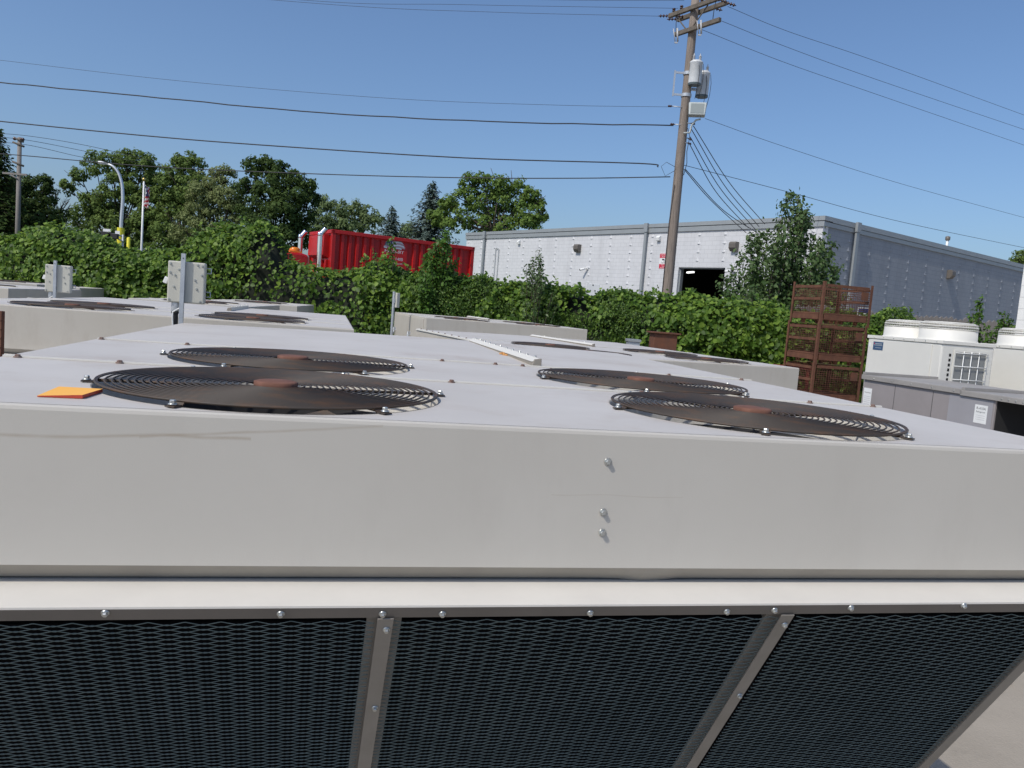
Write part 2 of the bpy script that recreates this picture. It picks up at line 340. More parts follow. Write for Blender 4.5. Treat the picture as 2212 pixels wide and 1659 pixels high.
def make_unit(label, loc, rz, top, W=2.81, D=3.58, cols=(.765, 2.045), rows=(.416, 1.248), near=False, rail=None, name='condensing_unit', bulge=.0, fmat=None):
    root = thing(name, label, 'air conditioner', (loc[0], loc[1], 0), rz, 'beige rooftop condensing units standing in the yard')
    T = top; fmat = fmat or M['face']
    # hood: mitred sheet-metal skirt
    prof = [(.012, T-.0004), (.006, T-.001), (.0018, T-.0038), (0, T-.010), (0, T-.30)]
    b = MB(); vs = []
    for i, z in prof: vs += [(i, i, z), (W-i, i, z), (W-i, D-i, z), (i, D-i, z)]
    for k_ in range(len(prof)-1):
        for j in range(4): b.add([vs[(k_+1)*4+j], vs[(k_+1)*4+(j+1) % 4], vs[k_*4+(j+1) % 4], vs[k_*4+j]], [(0, 1, 2, 3)])
    b.build('hood', fmat, root)
    # turned-under lip, its front bent once
    b = MB(); un = 60 if near else 1; rowsl = []
    for (i, z) in ((0, T-.30), (.032, T-.333), (.045, T-.327)):
        rowsl.append([(i+(W-2*i)*q/un, i, z) for q in range(un+1)])
    if near:
        for k_, amp in ((1, 1), (2, 1)):
            rowsl[k_] = [(x, y-.004*amp*math.exp(-((x-1.6)/.045)**2), z-.0075*amp*math.exp(-((x-1.6)/.045)**2)) for x, y, z in rowsl[k_]]
    for k_ in range(2):
        for q in range(un): b.add([rowsl[k_+1][q], rowsl[k_+1][q+1], rowsl[k_][q+1], rowsl[k_][q]], [(0, 1, 2, 3)], 0, True)
    for (sx, sy) in ((1, 1), (1, 0), (0, 1)):
        pass
    cs = lambda i, z: [(i, i, z), (W-i, i, z), (W-i, D-i, z), (i, D-i, z)]
    a_, c_ = cs(0, T-.30), cs(.032, T-.333)
    for j in (1, 2, 3): b.add([c_[j], c_[(j+1) % 4], a_[(j+1) % 4], a_[j]], [(0, 1, 2, 3)])
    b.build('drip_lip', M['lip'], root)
    # top sheets
    e = .012; sv = [(rows[i]+rows[i+1])/2+.025 for i in range(len(rows)-1)]+[rows[-1]+.515]
    su = [e]+[(cols[i]+cols[i+1])/2 for i in range(len(cols)-1)]+[W-e]
    y0 = e
    for ri, ry in enumerate(rows):
        b = MB()
        for ci, cx in enumerate(cols): hole_panel(b, su[ci], su[ci+1], y0, sv[ri], T, cx, ry)
        b.build('top_panel', M['top'], root); y0 = sv[ri]
    b = MB(); nx, ny = 16, 10; vs = []
    for j in range(ny+1):
        for i in range(nx+1):
            x = e+(W-2*e)*i/nx; y = y0+(D-e-y0)*j/ny; vs.append((x, y, T+bulge*math.sin(math.pi*min(1, max(0, i/nx)))*math.sin(math.pi*.5*j/ny)))
    b.add(vs, [(j*(nx+1)+i, j*(nx+1)+i+1, (j+1)*(nx+1)+i+1, (j+1)*(nx+1)+i) for j in range(ny) for i in range(nx)], 0, True)
    b.build('top_panel', M['top'], root)
    for y in sv:
        b = MB(); b.box(e, W-e, y-.006, y+.006, T+.0005, T+.0055); b.build('seam_strip', M['edge'], root)
    for cx in cols:
        for ry in rows:
            g_ = link('fan_guard', ME['guard'], root, (cx, ry, T), R(random.uniform(-5, 5)))
            link('hub_plate', ME['hub'], g_)
            if near:
                for i in range(6):
                    a = R(8+60*i); link('bolt', ME['bolt'] if random.random() < .8 else ME['rbolt'], g_, ((GR+.02)*math.cos(a), (GR+.02)*math.sin(a), .0065), random.random()).scale = (.72, .72, .85)
            link('fan_shroud', ME['shroud'], root, (cx, ry, T))
            link('fan_rotor', ME['rotor'], root, (cx, ry, T-.125), random.random()*3)
    er = .155 if near else .105
    # ledge, flange and slanted coils under the hood
    z1 = T-.338; fv = -.112
    for ya_, yb_ in ((fv, .12), (D-.12, D-fv)):
        b = MB(); b.box(.06, W-.06, ya_, yb_, z1-.004, z1); b.build('coil_ledge', M['cream'], root)
    c58 = R(58); cd = Vector((0, math.cos(c58), -math.sin(c58))); cn = Vector((0, -math.sin(c58), -math.cos(c58)))
    O = Vector((0, fv, z1-.0045)); L = 1.575
    def slab(b, x0, x1, s0, s1, o0, o1, mi=0):
        pts = [O+cd*s+cn*o for s, o in ((s0, o0), (s1, o0), (s1, o1), (s0, o1))]
        b.prism([p+Vector((x0, 0, 0)) for p in pts], (x1-x0, 0, 0), mi)
    b = MB(); slab(b, .06, W-.06, 0, .03, 0, -.003); b.build('coil_flange', M['flange'], root)
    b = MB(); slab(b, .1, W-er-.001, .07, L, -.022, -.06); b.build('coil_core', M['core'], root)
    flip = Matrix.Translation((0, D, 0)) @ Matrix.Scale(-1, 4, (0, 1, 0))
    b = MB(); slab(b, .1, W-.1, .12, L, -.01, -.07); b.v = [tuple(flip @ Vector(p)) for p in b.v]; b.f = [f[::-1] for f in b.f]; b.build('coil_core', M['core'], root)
    bars = [.165, 1.022, 1.885] if near else [W*.34, W*.67]
    er = .155 if near else .105
    ends = [.105]+bars+[W-er]
    for i, x in enumerate(bars):
        b = MB(); slab(b, x-.034, x+.034, .028, L, -.016, -.038); slab(b, x-.0155, x+.0155, .028, L, .005, .0018)
        br = b.build('guard_bar', M['bar'], root, bevel=.0008)
        if near:
            for s_ in (.06, .34, .7, 1.1):
                sc = link('screw', ME['screw'], br, O+cd*s_+cn*.005+Vector((x+.004, 0, 0))); sc.rotation_mode = 'QUATERNION'; sc.rotation_quaternion = cn.to_track_quat('Z', 'Y')
    for x0, x1 in ((.09, .118), (W-er-.022, W-er+.013)):
        b = MB(); slab(b, x0, x1, .028, L, .004, -.012); b.build('end_rail', M['bar'], root)
    if near:
        LW, SW = .0627, .0146; hh = SW/2
        for i in range(len(ends)-1):
            a, z_ = ends[i], ends[i+1]; b = MB(); k0, k1 = math.ceil(a/(LW/2)), math.floor(z_/(LW/2)); j0, j1 = 6, int((L-.01)/hh)
            for j in range(j0, j1):
                pts = []
                for kk in range(k0, k1):
                    sg = 1 if (kk+j) % 2 == 0 else -1
                    for q in (0, .05, .5, .95):
                        wv = max(-1, min(1, 1.11*(1-2*q)))
                        pts.append(O+cd*(j*hh+hh*.5*sg*wv)+cn*(.0008*sg*wv)+Vector(((kk+q)*LW/2, 0, 0)))
                b.tube(pts, .00095, 4, smooth=False)
            b.build('coil_guard', M['mesh'], root)
    else:
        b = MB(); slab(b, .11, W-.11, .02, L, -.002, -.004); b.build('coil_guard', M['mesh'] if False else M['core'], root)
    vb = fv+L*math.cos(c58); zb = z1-L*math.sin(c58)
    for x0, x1 in ((.1, .104), (W-er, W-er+.004)):
        b = MB(); b.prism([(x0, fv+.04, z1-.02), (x0, vb+.06, zb), (x0, D-vb-.06, zb), (x0, D-fv-.04, z1-.02)], (x1-x0, 0, 0)); b.build('end_panel', fmat, root)
    b = MB(); b.box(.08, W-.08, vb+.02, D-vb-.02, .12, zb-.002); b.build('base_pan', M['bar'], root, bevel=.004)
    for x in (.15, W-.25):
        for y in (vb+.06, D-vb-.18):
            b = MB(); b.box(x, x+.1, y, y+.12, 0, .12); b.build('foot', M['black'], root)
    if rail:
        ux, ya, yb = rail; b = MB()
        poly = [(ux+.028, ya, T+.001), (ux+.026, ya, T+.034), (ux+.020, ya, T+.036), (ux-.011, ya, T+.021), (ux-.011, ya, T+.019), (ux+.02, ya, T+.032)]
        b.prism(poly[::-1], (0, yb-ya, 0)); rl = b.build('rail', M['edge'], root)
        b = MB(); b.prism([(ux+.0195, ya, T+.001), (ux+.0195, ya, T+.0315), (ux-.008, ya, T+.0188), (ux-.006, ya, T+.001)][::-1], (0, yb-ya, 0)); b.build('rail_channel', M['railside'], rl)
        b = MB(); b.prism([(ux-.014, ya-.016, T+.001), (ux+.031, ya-.010, T+.001), (ux+.030, ya-.010, T+.036), (ux-.004, ya-.014, T+.031)][::-1], (0, .0095, 0)); b.build('end_cap', M['railside'], rl, bevel=.002)
        nb = 11
        for i in range(nb): link('bolt', ME['screw'], rl, (ux+.023, ya+.08+(yb-ya-.16)*i/(nb-1), T+.035), .3*i)
        if near:
            b = MB()
            for i in range(9):
                X = Matrix.Translation((ux-.012+random.uniform(-.014, .01), ya+(yb-ya)*.34+random.uniform(-.05, .05), T+random.uniform(.001, .008)))
                b.lathe([(.002, 0), (.011, .002), (.010, .007), (.003, .011)], 8, X=X)
            b.build('sealant_patch', M['sealant'], rl)
    return root
M['sealant'] = mat('orange_sealant', (.5, .24, .07), .6)
C0 = np.array([-5.1, 5.61])*.24; D_ = np.array([.974, .225, 0]); N_ = np.array([-.225, .974, 0]); A13 = math.atan2(.225, .974)
TA = H-.24
M_A = M['faceA']
stain(M_A, [(TA-.085, .0, .75, .025, .035, .0022, .55), (TA-.12, .55, 1.0, .10, .02, .0018, .45), (TA-.135, 1.36, 1.66, -.01, .02, .0008, .3)])
A = make_unit('nearest beige condensing unit filling the foreground, slanted dark coil guard below its hood', C0, A13, TA, near=True, rail=(1.765, 1.80, 3.5), bulge=.016, fmat=M_A)
def uA(p): q = np.array(p)-np.array([C0[0], C0[1], 0]); return q @ D_, q @ N_, p[2]
P0 = np.array([C0[0], C0[1], 0])
for i, (x, y) in enumerate(((1313, 997), (1303, 1106), (1301, 1150))):          # three bolts in the front sheet
    u, v, z = uA(onpl(x, y, P0, N_)); o = link('bolt', ME['bolt'], A, (u, -.0005, z)); o.rotation_euler = (R(90), 0, 0); o.scale = (.68, .68, .8)
b0 = P0+D_*0+N_*(-.112)+np.array([0, 0, TA-.3425]); c58 = R(58)
cnw = -N_*math.sin(c58)+np.array([0, 0, -math.cos(c58)])
for x, y in ((228, 1323), (607, 1325), (827, 1325), (956, 1325), (1275, 1323), (1570, 1320), (1673, 1317), (1838, 1312), (2082, 1307)):
    u, v, z = uA(onpl(x, y, b0, cnw)); o = link('screw', ME['screw'], A, (u, v, z)); o.rotation_mode = 'QUATERNION'
    o.rotation_quaternion = Vector((0, -math.sin(c58), -math.cos(c58))).to_track_quat('Z', 'Y')
for u, v in ((.05, .87), (.31, .87), (1.26, .87), (1.89, .87), (2.51, .87), (2.76, .87), (.03, 1.765), (.34, 1.765), (1.35, 1.765), (1.58, 1.765), (1.70, 1.765), (2.38, 1.765), (2.74, 1.765)):
    link('bolt', ME['rbolt'], A, (u, v-.02, TA+.0005), u)

def rot(p, a): return np.array([p[0]*math.cos(a)-p[1]*math.sin(a), p[0]*math.sin(a)+p[1]*math.cos(a)])
def fromFR(px, py, top, W, a):
    p = atz(px, py, top)[:2]; return p-W*np.array([math.cos(a), math.sin(a)])
TB = H-.336
Bu = make_unit('beige condensing unit behind the right half of the nearest one, long rail on its top', (.11, 6.53), R(22), TB, rail=(1.5, 1.76, 3.5), bulge=.01)
b = MB(); b.prism([(-.014, .02, TB-.006), (.032, .02, TB+.0008), (.032, .02, TB+.012), (-.012, .02, TB+.008)], (0, 3.54, 0)); b.build('edge_flange', M['edge'], Bu)
for i in range(14): link('bolt', ME['rbolt'], Bu, (.012, .15+i*.25, TB+.010), i)
Cu = make_unit('beige condensing unit farthest back on the right with latched end door, against the vines', atz(922, 686, TA)[:2], R(17), TA, rail=(1.5, 1.76, 3.5))
for y0, y1 in ((.25, 1.6), (1.65, 3.4)):
    b = MB(); b.box(-.012, -.001, y0, y1, TA-1.2, TA-.03); d_ = b.build('access_door', M['face'], Cu, bevel=.003)
    b = MB(); yy = y1-.18
    b.box(-.05, -.012, yy, yy+.03, TA-.36, TA-.30); b.tube([(-.045, yy+.015, TA-.36), (-.06, yy+.06, TA-.46)], .012, 6); b.tube([(-.045, yy+.1, TA-.30), (-.06, yy+.1, TA-.48)], .010, 6); b.build('handle', M['galv'], d_)
make_unit('beige condensing unit behind the left half of the nearest one, its blank front sheet showing', fromFR(765, 711, TA, 2.81, A13), A13, TA, D=4.2, rail=(1.62, 2.4, 4.1))
make_unit('beige condensing unit at the far left edge showing a shaded end sheet', fromFR(18, 623, TA, 2.81, A13), A13, TA, D=3.0)
aG = R(9)
make_unit('narrow beige condensing unit right behind the unit with the blank front sheet', fromFR(533, 663, TA, 1.45, aG), aG, TA, W=1.45, D=3.1, cols=(.72,))
p = atz(642, 661.2, TA)[:2]*1.0
make_unit('narrow beige condensing unit close to the vines, beyond the other narrow one', p-1.45*np.array([math.cos(aG), math.sin(aG)]), aG, TA, W=1.45, D=3.1, cols=(.72,))
q = at(80, 614, 13.9); make_unit('small beige condensing unit behind the tall left disconnect post, half hidden', q[:2]-1.45*np.array([math.cos(A13), math.sin(A13)]), A13, q[2], W=1.45, D=2.0, cols=(.72,))
q = at(172, 622, 17.2); make_unit('beige condensing unit farthest back on the left, low against the vine hedge', q[:2]-2.81*np.array([math.cos(A13), math.sin(A13)]), A13, q[2], D=1.9)
# folded orange card
t_ = MB(); z = TA
P4 = [uA(atz(x, y, TA))[:2] for x, y in ((80, 858), (127, 842), (222, 848), (178, 862))]
hgt = (.003, .007, .008, .008)
t_.add([(u, v, z+.001) for (u, v) in P4]+[(u, v, z+h_) for (u, v), h_ in zip(P4, hgt)], [(3, 2, 1, 0), (0, 1, 5, 4), (1, 2, 6, 5)], 0)
t_.add([(u, v, z+h_) for (u, v), h_ in zip(P4, hgt)], [(0, 1, 2, 3)], 0)
t_.add([(P4[2][0], P4[2][1], z+.001), (P4[3][0], P4[3][1], z+.001), (P4[3][0], P4[3][1], z+hgt[3]), (P4[2][0], P4[2][1], z+hgt[2])], [(3, 2, 1, 0)], 1)
t_.add([(P4[3][0], P4[3][1], z+.001), (P4[0][0], P4[0][1], z+.001), (P4[0][0], P4[0][1], z+hgt[0]), (P4[3][0], P4[3][1], z+hgt[3])], [(3, 2, 1, 0)], 1)
o = t_.build('folded_card', [M['orange'], M['redcard']]); o.location = (C0[0], C0[1], 0); o.rotation_euler = (0, 0, A13)
tag(o, 'folded orange card lying on the nearest unit beside its left fan', 'card')

# ------------------------------------------------------------------ disconnect boxes on posts
def disconnect(label, px, pytop, pybase, Y, rz, w_, h_, zb_off, dpt=.075, bolts=True):
    top = at(px, pytop, Y); base = (top[0], top[1], 0)
    root = thing('disconnect_box', label, 'electrical box', base, rz, 'disconnect boxes on strut posts'); zt = top[2]
    b = MB(); s_ = .0125 if w_ > .12 else .018
    b.box(-s_, s_, -.03, -.026, 0, zt); b.box(-s_, -s_+.003, -.026, -.002, 0, zt); b.box(s_-.003, s_, -.026, -.002, 0, zt)
    for z in (zt-.03, zt-.52): b.lathe([(.004, 0), (.003, .002)], 8, X=Matrix.Translation((0, -.031, z)) @ Matrix.Rotation(R(90), 4, 'X'), mi=1)
    b.build('strut_post', [M['galv'], M['black']], root)
    x0 = -w_*.42; z0 = zt-zb_off-h_
    b = MB(); b.box(x0, x0+w_, 0, dpt, z0, z0+h_); en = b.build('enclosure', M['box'], root, bevel=.008)
    if bolts:
        b_ = ((.07, .93), (.07, .72), (.30, .80), (.2, .66), (.18, .38), (.06, .07), (.8, .94), (.93, .92), (.92, .7), (.74, .57), (.79, .36), (.9, .06))
        for fx, fz in b_:
            o_ = link('bolt', ME['screw'], en, (x0+w_*fx, -.0005, z0+h_*fz)); o_.rotation_euler = (R(90), 0, 0)
        b = MB()
        for fz in (.76, .18):
            b.tube([(x0+w_, dpt*.8, z0+h_*fz), (x0+w_+.028, dpt*.9, z0+h_*fz), (x0+w_+.028, dpt*.9, z0+h_*(fz+.12)), (x0+w_, dpt*.8, z0+h_*(fz+.12))], .004, 5)
        b.build('hinge', M['galv'], en)
        b = MB(); b.box(x0-.03, x0-.004, .03, .05, z0+h_*.42, z0+h_*.58, X=Matrix.Translation((x0, 0, z0+h_*.5)) @ Matrix.Rotation(R(20), 4, 'Y') @ Matrix.Translation((-x0, 0, -z0-h_*.5)))
        b.build('handle', M['white'], en, bevel=.004)
        b = MB(); cx = x0+w_*.22; cy = .035
        b.lathe([(.024, z0-.055), (.027, z0-.04), (.027, z0-.001)], 16, (cx, cy, 0)); b.build('conduit_fitting', M['galv'], root)
        b = MB(); b.lathe([(.018, .4), (.018, z0-.055)], 14, (cx, cy, 0)); b.lathe([(.026, z0-.072), (.026, z0-.058)], 14, (cx, cy, 0)); b.build('conduit', M['black'], root)
        b = MB(); b.tube([(.0, -.012, z0-.02), (cx+.03, -.0, z0-.035), (cx-.01, -.0, z0-.062), (cx-.012, .008, z0-.10), (cx-.006, .01, z0-.2), (cx-.008, .01, z0-.6)], .0045, 6); b.build('cable', M['white'], root)
    else:
        b = MB(); b.box(x0+w_*.3, x0+w_*.7, -.02, -.001, z0+h_*.3, z0+h_*.6); b.build('handle', M['galv'], en, bevel=.004)
        b = MB(); b.tube([(-.03, .02, 0), (-.03, .02, z0+.002)], .018, 8); b.build('conduit', M['galv'], root)
    return root
disconnect('near grey disconnect box on the tallest galvanised post, black conduit below', 398, 548, 697, 5.15, A13, .225, .265, .05)
disconnect('smaller looking grey disconnect box on a post farther left', 121, 563, 643, 7.75, A13, .225, .265, .04)
disconnect('narrow disconnect box turned sideways beside the unit with the latched door', 853, 630, 720, 14.2, R(-35), .11, .26, .02, bolts=False)

# ------------------------------------------------------------------ rusty bits, wire baskets
q = at(1438, 735, 14.6)
root = thing('rusty_steel_box', 'rusty brown steel box with an overhanging top plate before the vines', 'steel box', (q[0], q[1], 0), R(8))
zt = at(1438, 718, 14.6)[2]
b = MB(); b.box(-.22, .22, 0, .3, 0, zt-.03); b.build('body', M['rust2'], root, bevel=.01)
b = MB(); b.box(-.27, .27, -.04, .34, zt-.029, zt); b.build('top_plate', M['rust'], root, bevel=.004)
q = at(1371, 740, 14.2); root = thing('vent_box', 'small grey metal vent box beside the rusty steel box', 'vent', (q[0], q[1], 0), R(8)); zt = at(1371, 733, 14.2)[2]
b = MB(); b.box(-.10, .10, 0, .2, 0, zt-.05); b.build('body', M['galv'], root, bevel=.004)
b = MB(); b.box(-.115, .115, -.02, .22, zt-.049, zt); b.build('cap', M['flash'], root, bevel=.006)
a_ = at(1752, 793, 16.0); zt = float(a_[2])
b = MB(); b.box(-.75, 0, -.03, .03, zt-.06, zt)
for xx in (-.7, -.36, -.05): b.box(xx-.03, xx+.03, -.025, .025, 0, zt-.0601)
o = b.build('steel_rail', mat('red_oxide', (.22, .03, .025), .6), bevel=.005); o.location = (a_[0], 16.0, 0)
tag(o, 'low red painted steel rail at the foot of the hedge, left of the baskets', 'rail')
b = MB(); q = at(3, 700, 4.4); zt = at(0, 672, 4.4)[2]
b.box(-.03, .0, 0, .03, 0, zt); 
for i in range(7): b.lathe([(.006, 0), (.004, .008)], 8, X=Matrix.Translation((-.003, 0, zt-.05-.05*i)) @ Matrix.Rotation(R(90), 4, 'X'))
o = b.build('rusty_post', M['rust'], bevel=.003); o.location = (q[0], q[1], 0); tag(o, 'bolted rusty steel post at the left edge before the blank front sheet', 'post')

def make_basket():
    root = thing('wire_basket', 'x', 'steel basket', (0, 0, 0), 0, 'rusty stacking wire baskets'); W, D, Ht = 1.08, .98, .80
    for (x, y) in ((0, 0), (W, 0), (0, D), (W, D)):
        b = MB(); sx = 1 if x == 0 else -1; sy = 1 if y == 0 else -1
        b.box(min(x, x+sx*.05), max(x, x+sx*.05), min(y, y+sy*.008), max(y, y+sy*.008), .0, Ht)
        b.box(min(x, x+sx*.008), max(x, x+sx*.008), min(y+sy*.0085, y+sy*.05), max(y+sy*.0085, y+sy*.05), .0, Ht); b.build('corner_post', M['rust'], root)
    for nm, z0, z1, zd in (('base_rail', .09, .185, 0), ('base_rail', .19, .22, .012), ('top_rail', Ht-.10, Ht-.045, 0)):
        for k_, (x0, x1, y0, y1) in enumerate(((.08, W-.08, .0, .03), (.08, W-.08, D-.03, D), (.0, .03, .08, D-.08), (W-.03, W, .08, D-.08))):
            if nm == 'top_rail' and k_ in (2,): z0, z1 = Ht-.12, Ht-.07
            b = MB(); b.box(x0+zd*(k_ > 1), x1-zd*(k_ > 1), y0+zd*(k_ < 2), y1-zd*(k_ < 2), z0, z1); b.build(nm, M['rust'], root)
    b = MB(); b.box(.002, .028, .08, D-.08, .45, .50); b.build('middle_rail', M['rust'], root)
    b = MB(); b.box(W-.028, W-.002, .08, D-.08, .45, .50); b.build('middle_rail', M['rust'], root)
    for k_ in range(4):
        b = MB(); ax = k_ < 2; ln = (W if ax else D); off = (.016, D-.016, .016, W-.016)[k_]
        nn = int(ln/.05)
        for i in range(1, nn):
            t = i*ln/nn+random.uniform(-.004, .004); p0, p1 = ((t, off, .185), (t, off, Ht-.08)) if ax else ((off, t, .185), (off, t, Ht-.08))
            mid = tuple((a+c)/2+(random.uniform(-.004, .004) if q_ != 2 else 0) for q_, (a, c) in enumerate(zip(p0, p1)))
            b.tube([p0, mid, p1], .0038, 4)
        for i in range(1, 13):
            z = .20+i*.040; b.tube([(.01, off, z), (W/2, off+random.uniform(-.006, .006), z), (W-.01, off, z)] if ax else [(off, .01, z), (off+random.uniform(-.006, .006), D/2, z), (off, D-.01, z)], .0038, 4)
        b.build('mesh_side', M['wire'], root)
    b = MB()
    for i in range(1, 21): b.tube([(i*W/21, .01, .19), (i*W/21, D-.01, .19)], .004, 4)
    for i in range(1, 19): b.tube([(.01, i*D/19, .195), (W-.01, i*D/19, .195)], .004, 4)
    b.build('floor_mesh', M['wire'], root)
    for x in (.2, .52, .84):
        for y in (.10, D-.16):
            b = MB(); b.prism([(x, y, .02), (x+.045, y, .02), (x+.06, y, .089), (x-.015, y, .089)], (0, .06, 0)); b.build('foot_block', M['rust2'], root)
    for y in (.10, D-.16):
        b = MB(); b.box(.15, .95, y, y+.06, .008, .0195); b.build('skid', mat('tan_skid', (.36, .27, .13), .8), root)
    b = MB(); b.box(W-.25, W-.09, -.004, .0, Ht-.30, Ht-.14); b.build('label_plate', M['rust2'], root)
    return root
bk = make_basket()
corner = at(1771, 700, 15.0); zt = at(1771, 606, 15.0)[2]; tier = .765
rot_ = R(15)
labs = ['rusty wire basket on top of the stack, sky side open', 'rusty wire basket second from the top of the stack', 'rusty wire basket third from the top, partly behind the nearest unit', 'rusty wire basket at the foot of the stack on the ground']
zt0 = zt-.80
for i in range(4):
    o = bk if i == 0 else copy_tree(bk)
    z = zt0-i*tier
    o.location = (corner[0]-.012*i, corner[1], z); o.rotation_euler = (0, 0, rot_+R(.8*(i % 2))); o['label'] = labs[i]
BASKET_Z = zt0-3*tier
b = MB(); X = Matrix.Translation((corner[0]-.04, corner[1], 0)) @ Matrix.Rotation(rot_, 4, 'Z')
if BASKET_Z > .03:
    for yy in (.0, .44, .88): b.box(0, 1.08, yy, yy+.1, 0, BASKET_Z-.001, X=X)
    tag(b.build('timber_skid', M['arm'], bevel=.004), 'old timber skid carrying the stack of rusty baskets', 'skid')

# ------------------------------------------------------------------ white outdoor units and the long grey unit on the right
def white_unit(label, corner, rz, badge=True):
    # local x runs along the front (towards the far end), y into the cabinet; the origin is the corner nearest the camera
    root = thing('outdoor_unit', label, 'air conditioner', (corner[0], corner[1], 0), rz, 'white outdoor units with fan cowls'); L, W, T = 1.42, .78, corner[2]
    b = MB(); b.box(.0, L, -W, 0, .15, T-.045); b.build('cabinet', M['vrf'], root, bevel=.02)
    b = MB(); b.box(-.012, L+.012, -W-.012, .012, T-.0445, T); b.build('roof_pan', M['vrf'], root, bevel=.004)
    b = MB(); b.box(.16, L-.03, .0015, .012, .5, T-.06); b.build('front_panel', M['vrf'], root, bevel=.003)
    b = MB(); b.box(.02, L-.02, -W+.02, -.02, 0, .149); b.build('base', M['grey'], root)
    for fx in (.375, 1.06):
        b = MB(); X = Matrix.Translation((fx, -.39, T)); r = .345
        b.lathe([(r+.012, .0005), (r, .02), (r-.004, .135), (r-.012, .137), (r-.014, .02)], 48, X=X); sh = b.build('fan_cowl', M['vrf'], root)
        b = MB()
        for k_ in range(60):
            a = k_*math.pi/30; c_, s_ = math.cos(a), math.sin(a)
            b.tube([X @ Vector((c_*q_, s_*q_, zz)) for q_, zz in ((r-.006, .136), (r-.006, .185), (r-.02, .215), (r-.06, .232), (.05, .238))], .0022, 4)
        for q_, zz, t_ in ((r-.005, .150, .005), (r-.005, .182, .007), (r-.018, .214, .008), (r-.05, .230, .008), (r-.12, .236, .005), (r-.20, .238, .005)): b.tube([X @ Vector(p) for p in ring(q_, zz, 48)], t_, 5, True)
        b.lathe([(.055, .228), (.055, .242), (0, .244)], 16, X=X); b.build('fan_grille', M['vrf'], sh)
        b = MB(); b.lathe([(.0, .03), (.26, .04)], 32, X=X); b.build('fan_rotor', M['rotor'], sh)
    # coil opening with wire guard in the end nearest the camera
    y0, y1, z1 = -.66, -.20, T-.13; z0 = T-1.0
    b = MB(); b.box(-.004, -.0015, y0, y1, z0, z1); b.build('coil', M['vrffin'], root)
    b = MB()
    for (a, c_, d_, e_) in ((y0-.02, y1+.02, z1-.001, z1+.025), (y0-.02, y1+.02, z0-.025, z0+.001), (y0-.022, y0, z0, z1), (y1, y1+.022, z0, z1)): b.box(-.016, -.0045, a, c_, d_, e_)
    b.build('coil_frame', M['vrf'], root)
    b = MB()
    for i in range(1, 4): yy = y0+(y1-y0)*i/4; b.tube([(-.022, yy, z0-.01), (-.022, yy, z1+.01)], .006, 5)
    for i in range(0, 6): zz = z0+(z1-z0)*i/5.2+.02; b.tube([(-.03, y0-.01, zz), (-.03, y1+.01, zz)], .006, 5)
    b.build('wire_guard', M['white'], root)
    b = MB()
    for i in range(14): zz = z1-.03-i*.062; b.box(-.0035, -.001, y1+.055, y1+.085, zz-.036, zz)
    b.build('vent_slot', M['dark'], root, bevel=.004)
    for i in range(7): o = link('screw', ME['screw'], root, (.08+i*.2, .0125, T-.022)); o.rotation_euler = (R(-90), 0, 0)
    if not badge: return root
    b = MB(); xx = L-.14
    b.box(xx-.20, xx, .0125, .016, T-.20, T-.09); b.box(xx-.205, xx+.005, .0121, .0124, T-.205, T-.085, 1)
    b.box(xx-.19, xx-.02, .0161, .0166, T-.14, T-.13, 1); b.box(xx-.03, xx-.015, .0161, .0166, T-.122, T-.105, 2); b.box(xx-.18, xx-.04, .0161, .0166, T-.121, T-.108, 1); b.box(xx-.17, xx-.05, .0161, .0166, T-.175, T-.167, 1)
    b.build('badge', [M['badge'], M['galv'], M['signred']], root)
    b = MB(); b.box(L-.085, L-.04, .0125, .014, T-.17, T-.11); b.build('sticker', M['white'], root)
    return root
M1c = at(2037, 735, 10.0)
zN = math.atan2(N_[1], N_[0])
white_unit('white outdoor unit with blue badge on its front, nearer the baskets', M1c, zN)
white_unit('white outdoor unit cut off by the right edge, beside the white block wall', M1c+D_*1.62-N_*.3+np.array([0, 0, .01]), zN, False)
# long grey unit
p0 = at(1868, 811, 9.4); zg = p0[2]; p1 = atz(2153, 853, zg)
dv = p0-p1; Lg = float(np.linalg.norm(dv)); ag = math.atan2(dv[1], dv[0])
G = thing('packaged_unit', 'long low purple grey air conditioning cabinet with stickers, in front of the white outdoor units', 'air conditioner', (p1[0], p1[1], 0), ag)
Wg = 1.0                                           # local x: from the near end to the far end; -y: away from the camera's left
b = MB(); b.box(.0, Lg, -Wg, 0, .1, zg-.03); b.build('cabinet', M['grey'], G, bevel=.004)
for x0, x1 in ((0, .21*Lg), (.21*Lg, Lg)):
    zz = zg+(.0 if x0 == 0 else .012)
    b = MB(); b.box(x0+.003 if x0 else -.55, x1+.02, -Wg-.02, .02, zz-.029, zz); b.box(x0+.003 if x0 else -.55, x1+.02, .0205, .026, zz-.055, zz-.005); tp = b.build('roof_panel', M['greytop'], G, bevel=.003)
    b = MB(); b.box(x1-.03, x1+.01, -Wg-.02, .02, zz+.001, zz+.03); b.build('roof_seam', M['greytop'], tp, bevel=.002)
    for i in range(5):
        o = link('screw', ME['screw'], tp, ((x0 if x0 else -.5)+.1+i*((x1-x0)/5), .0265, zz-.03)); o.rotation_euler = (R(-90), 0, 0)
for x in (.42*Lg, .72*Lg):
    b = MB(); b.box(x-.002, x+.002, .0005, .003, .15, zg-.06); b.build('panel_joint', M['flashd'], G)
b = MB(); b.box(.02, .30*Lg, .0008, .004, .2, zg-.06); b.build('access_panel', mat('blue_grey_panel', (.32, .315, .335), .5, col2=(.29, .285, .30), nscale=3), G, bevel=.001)
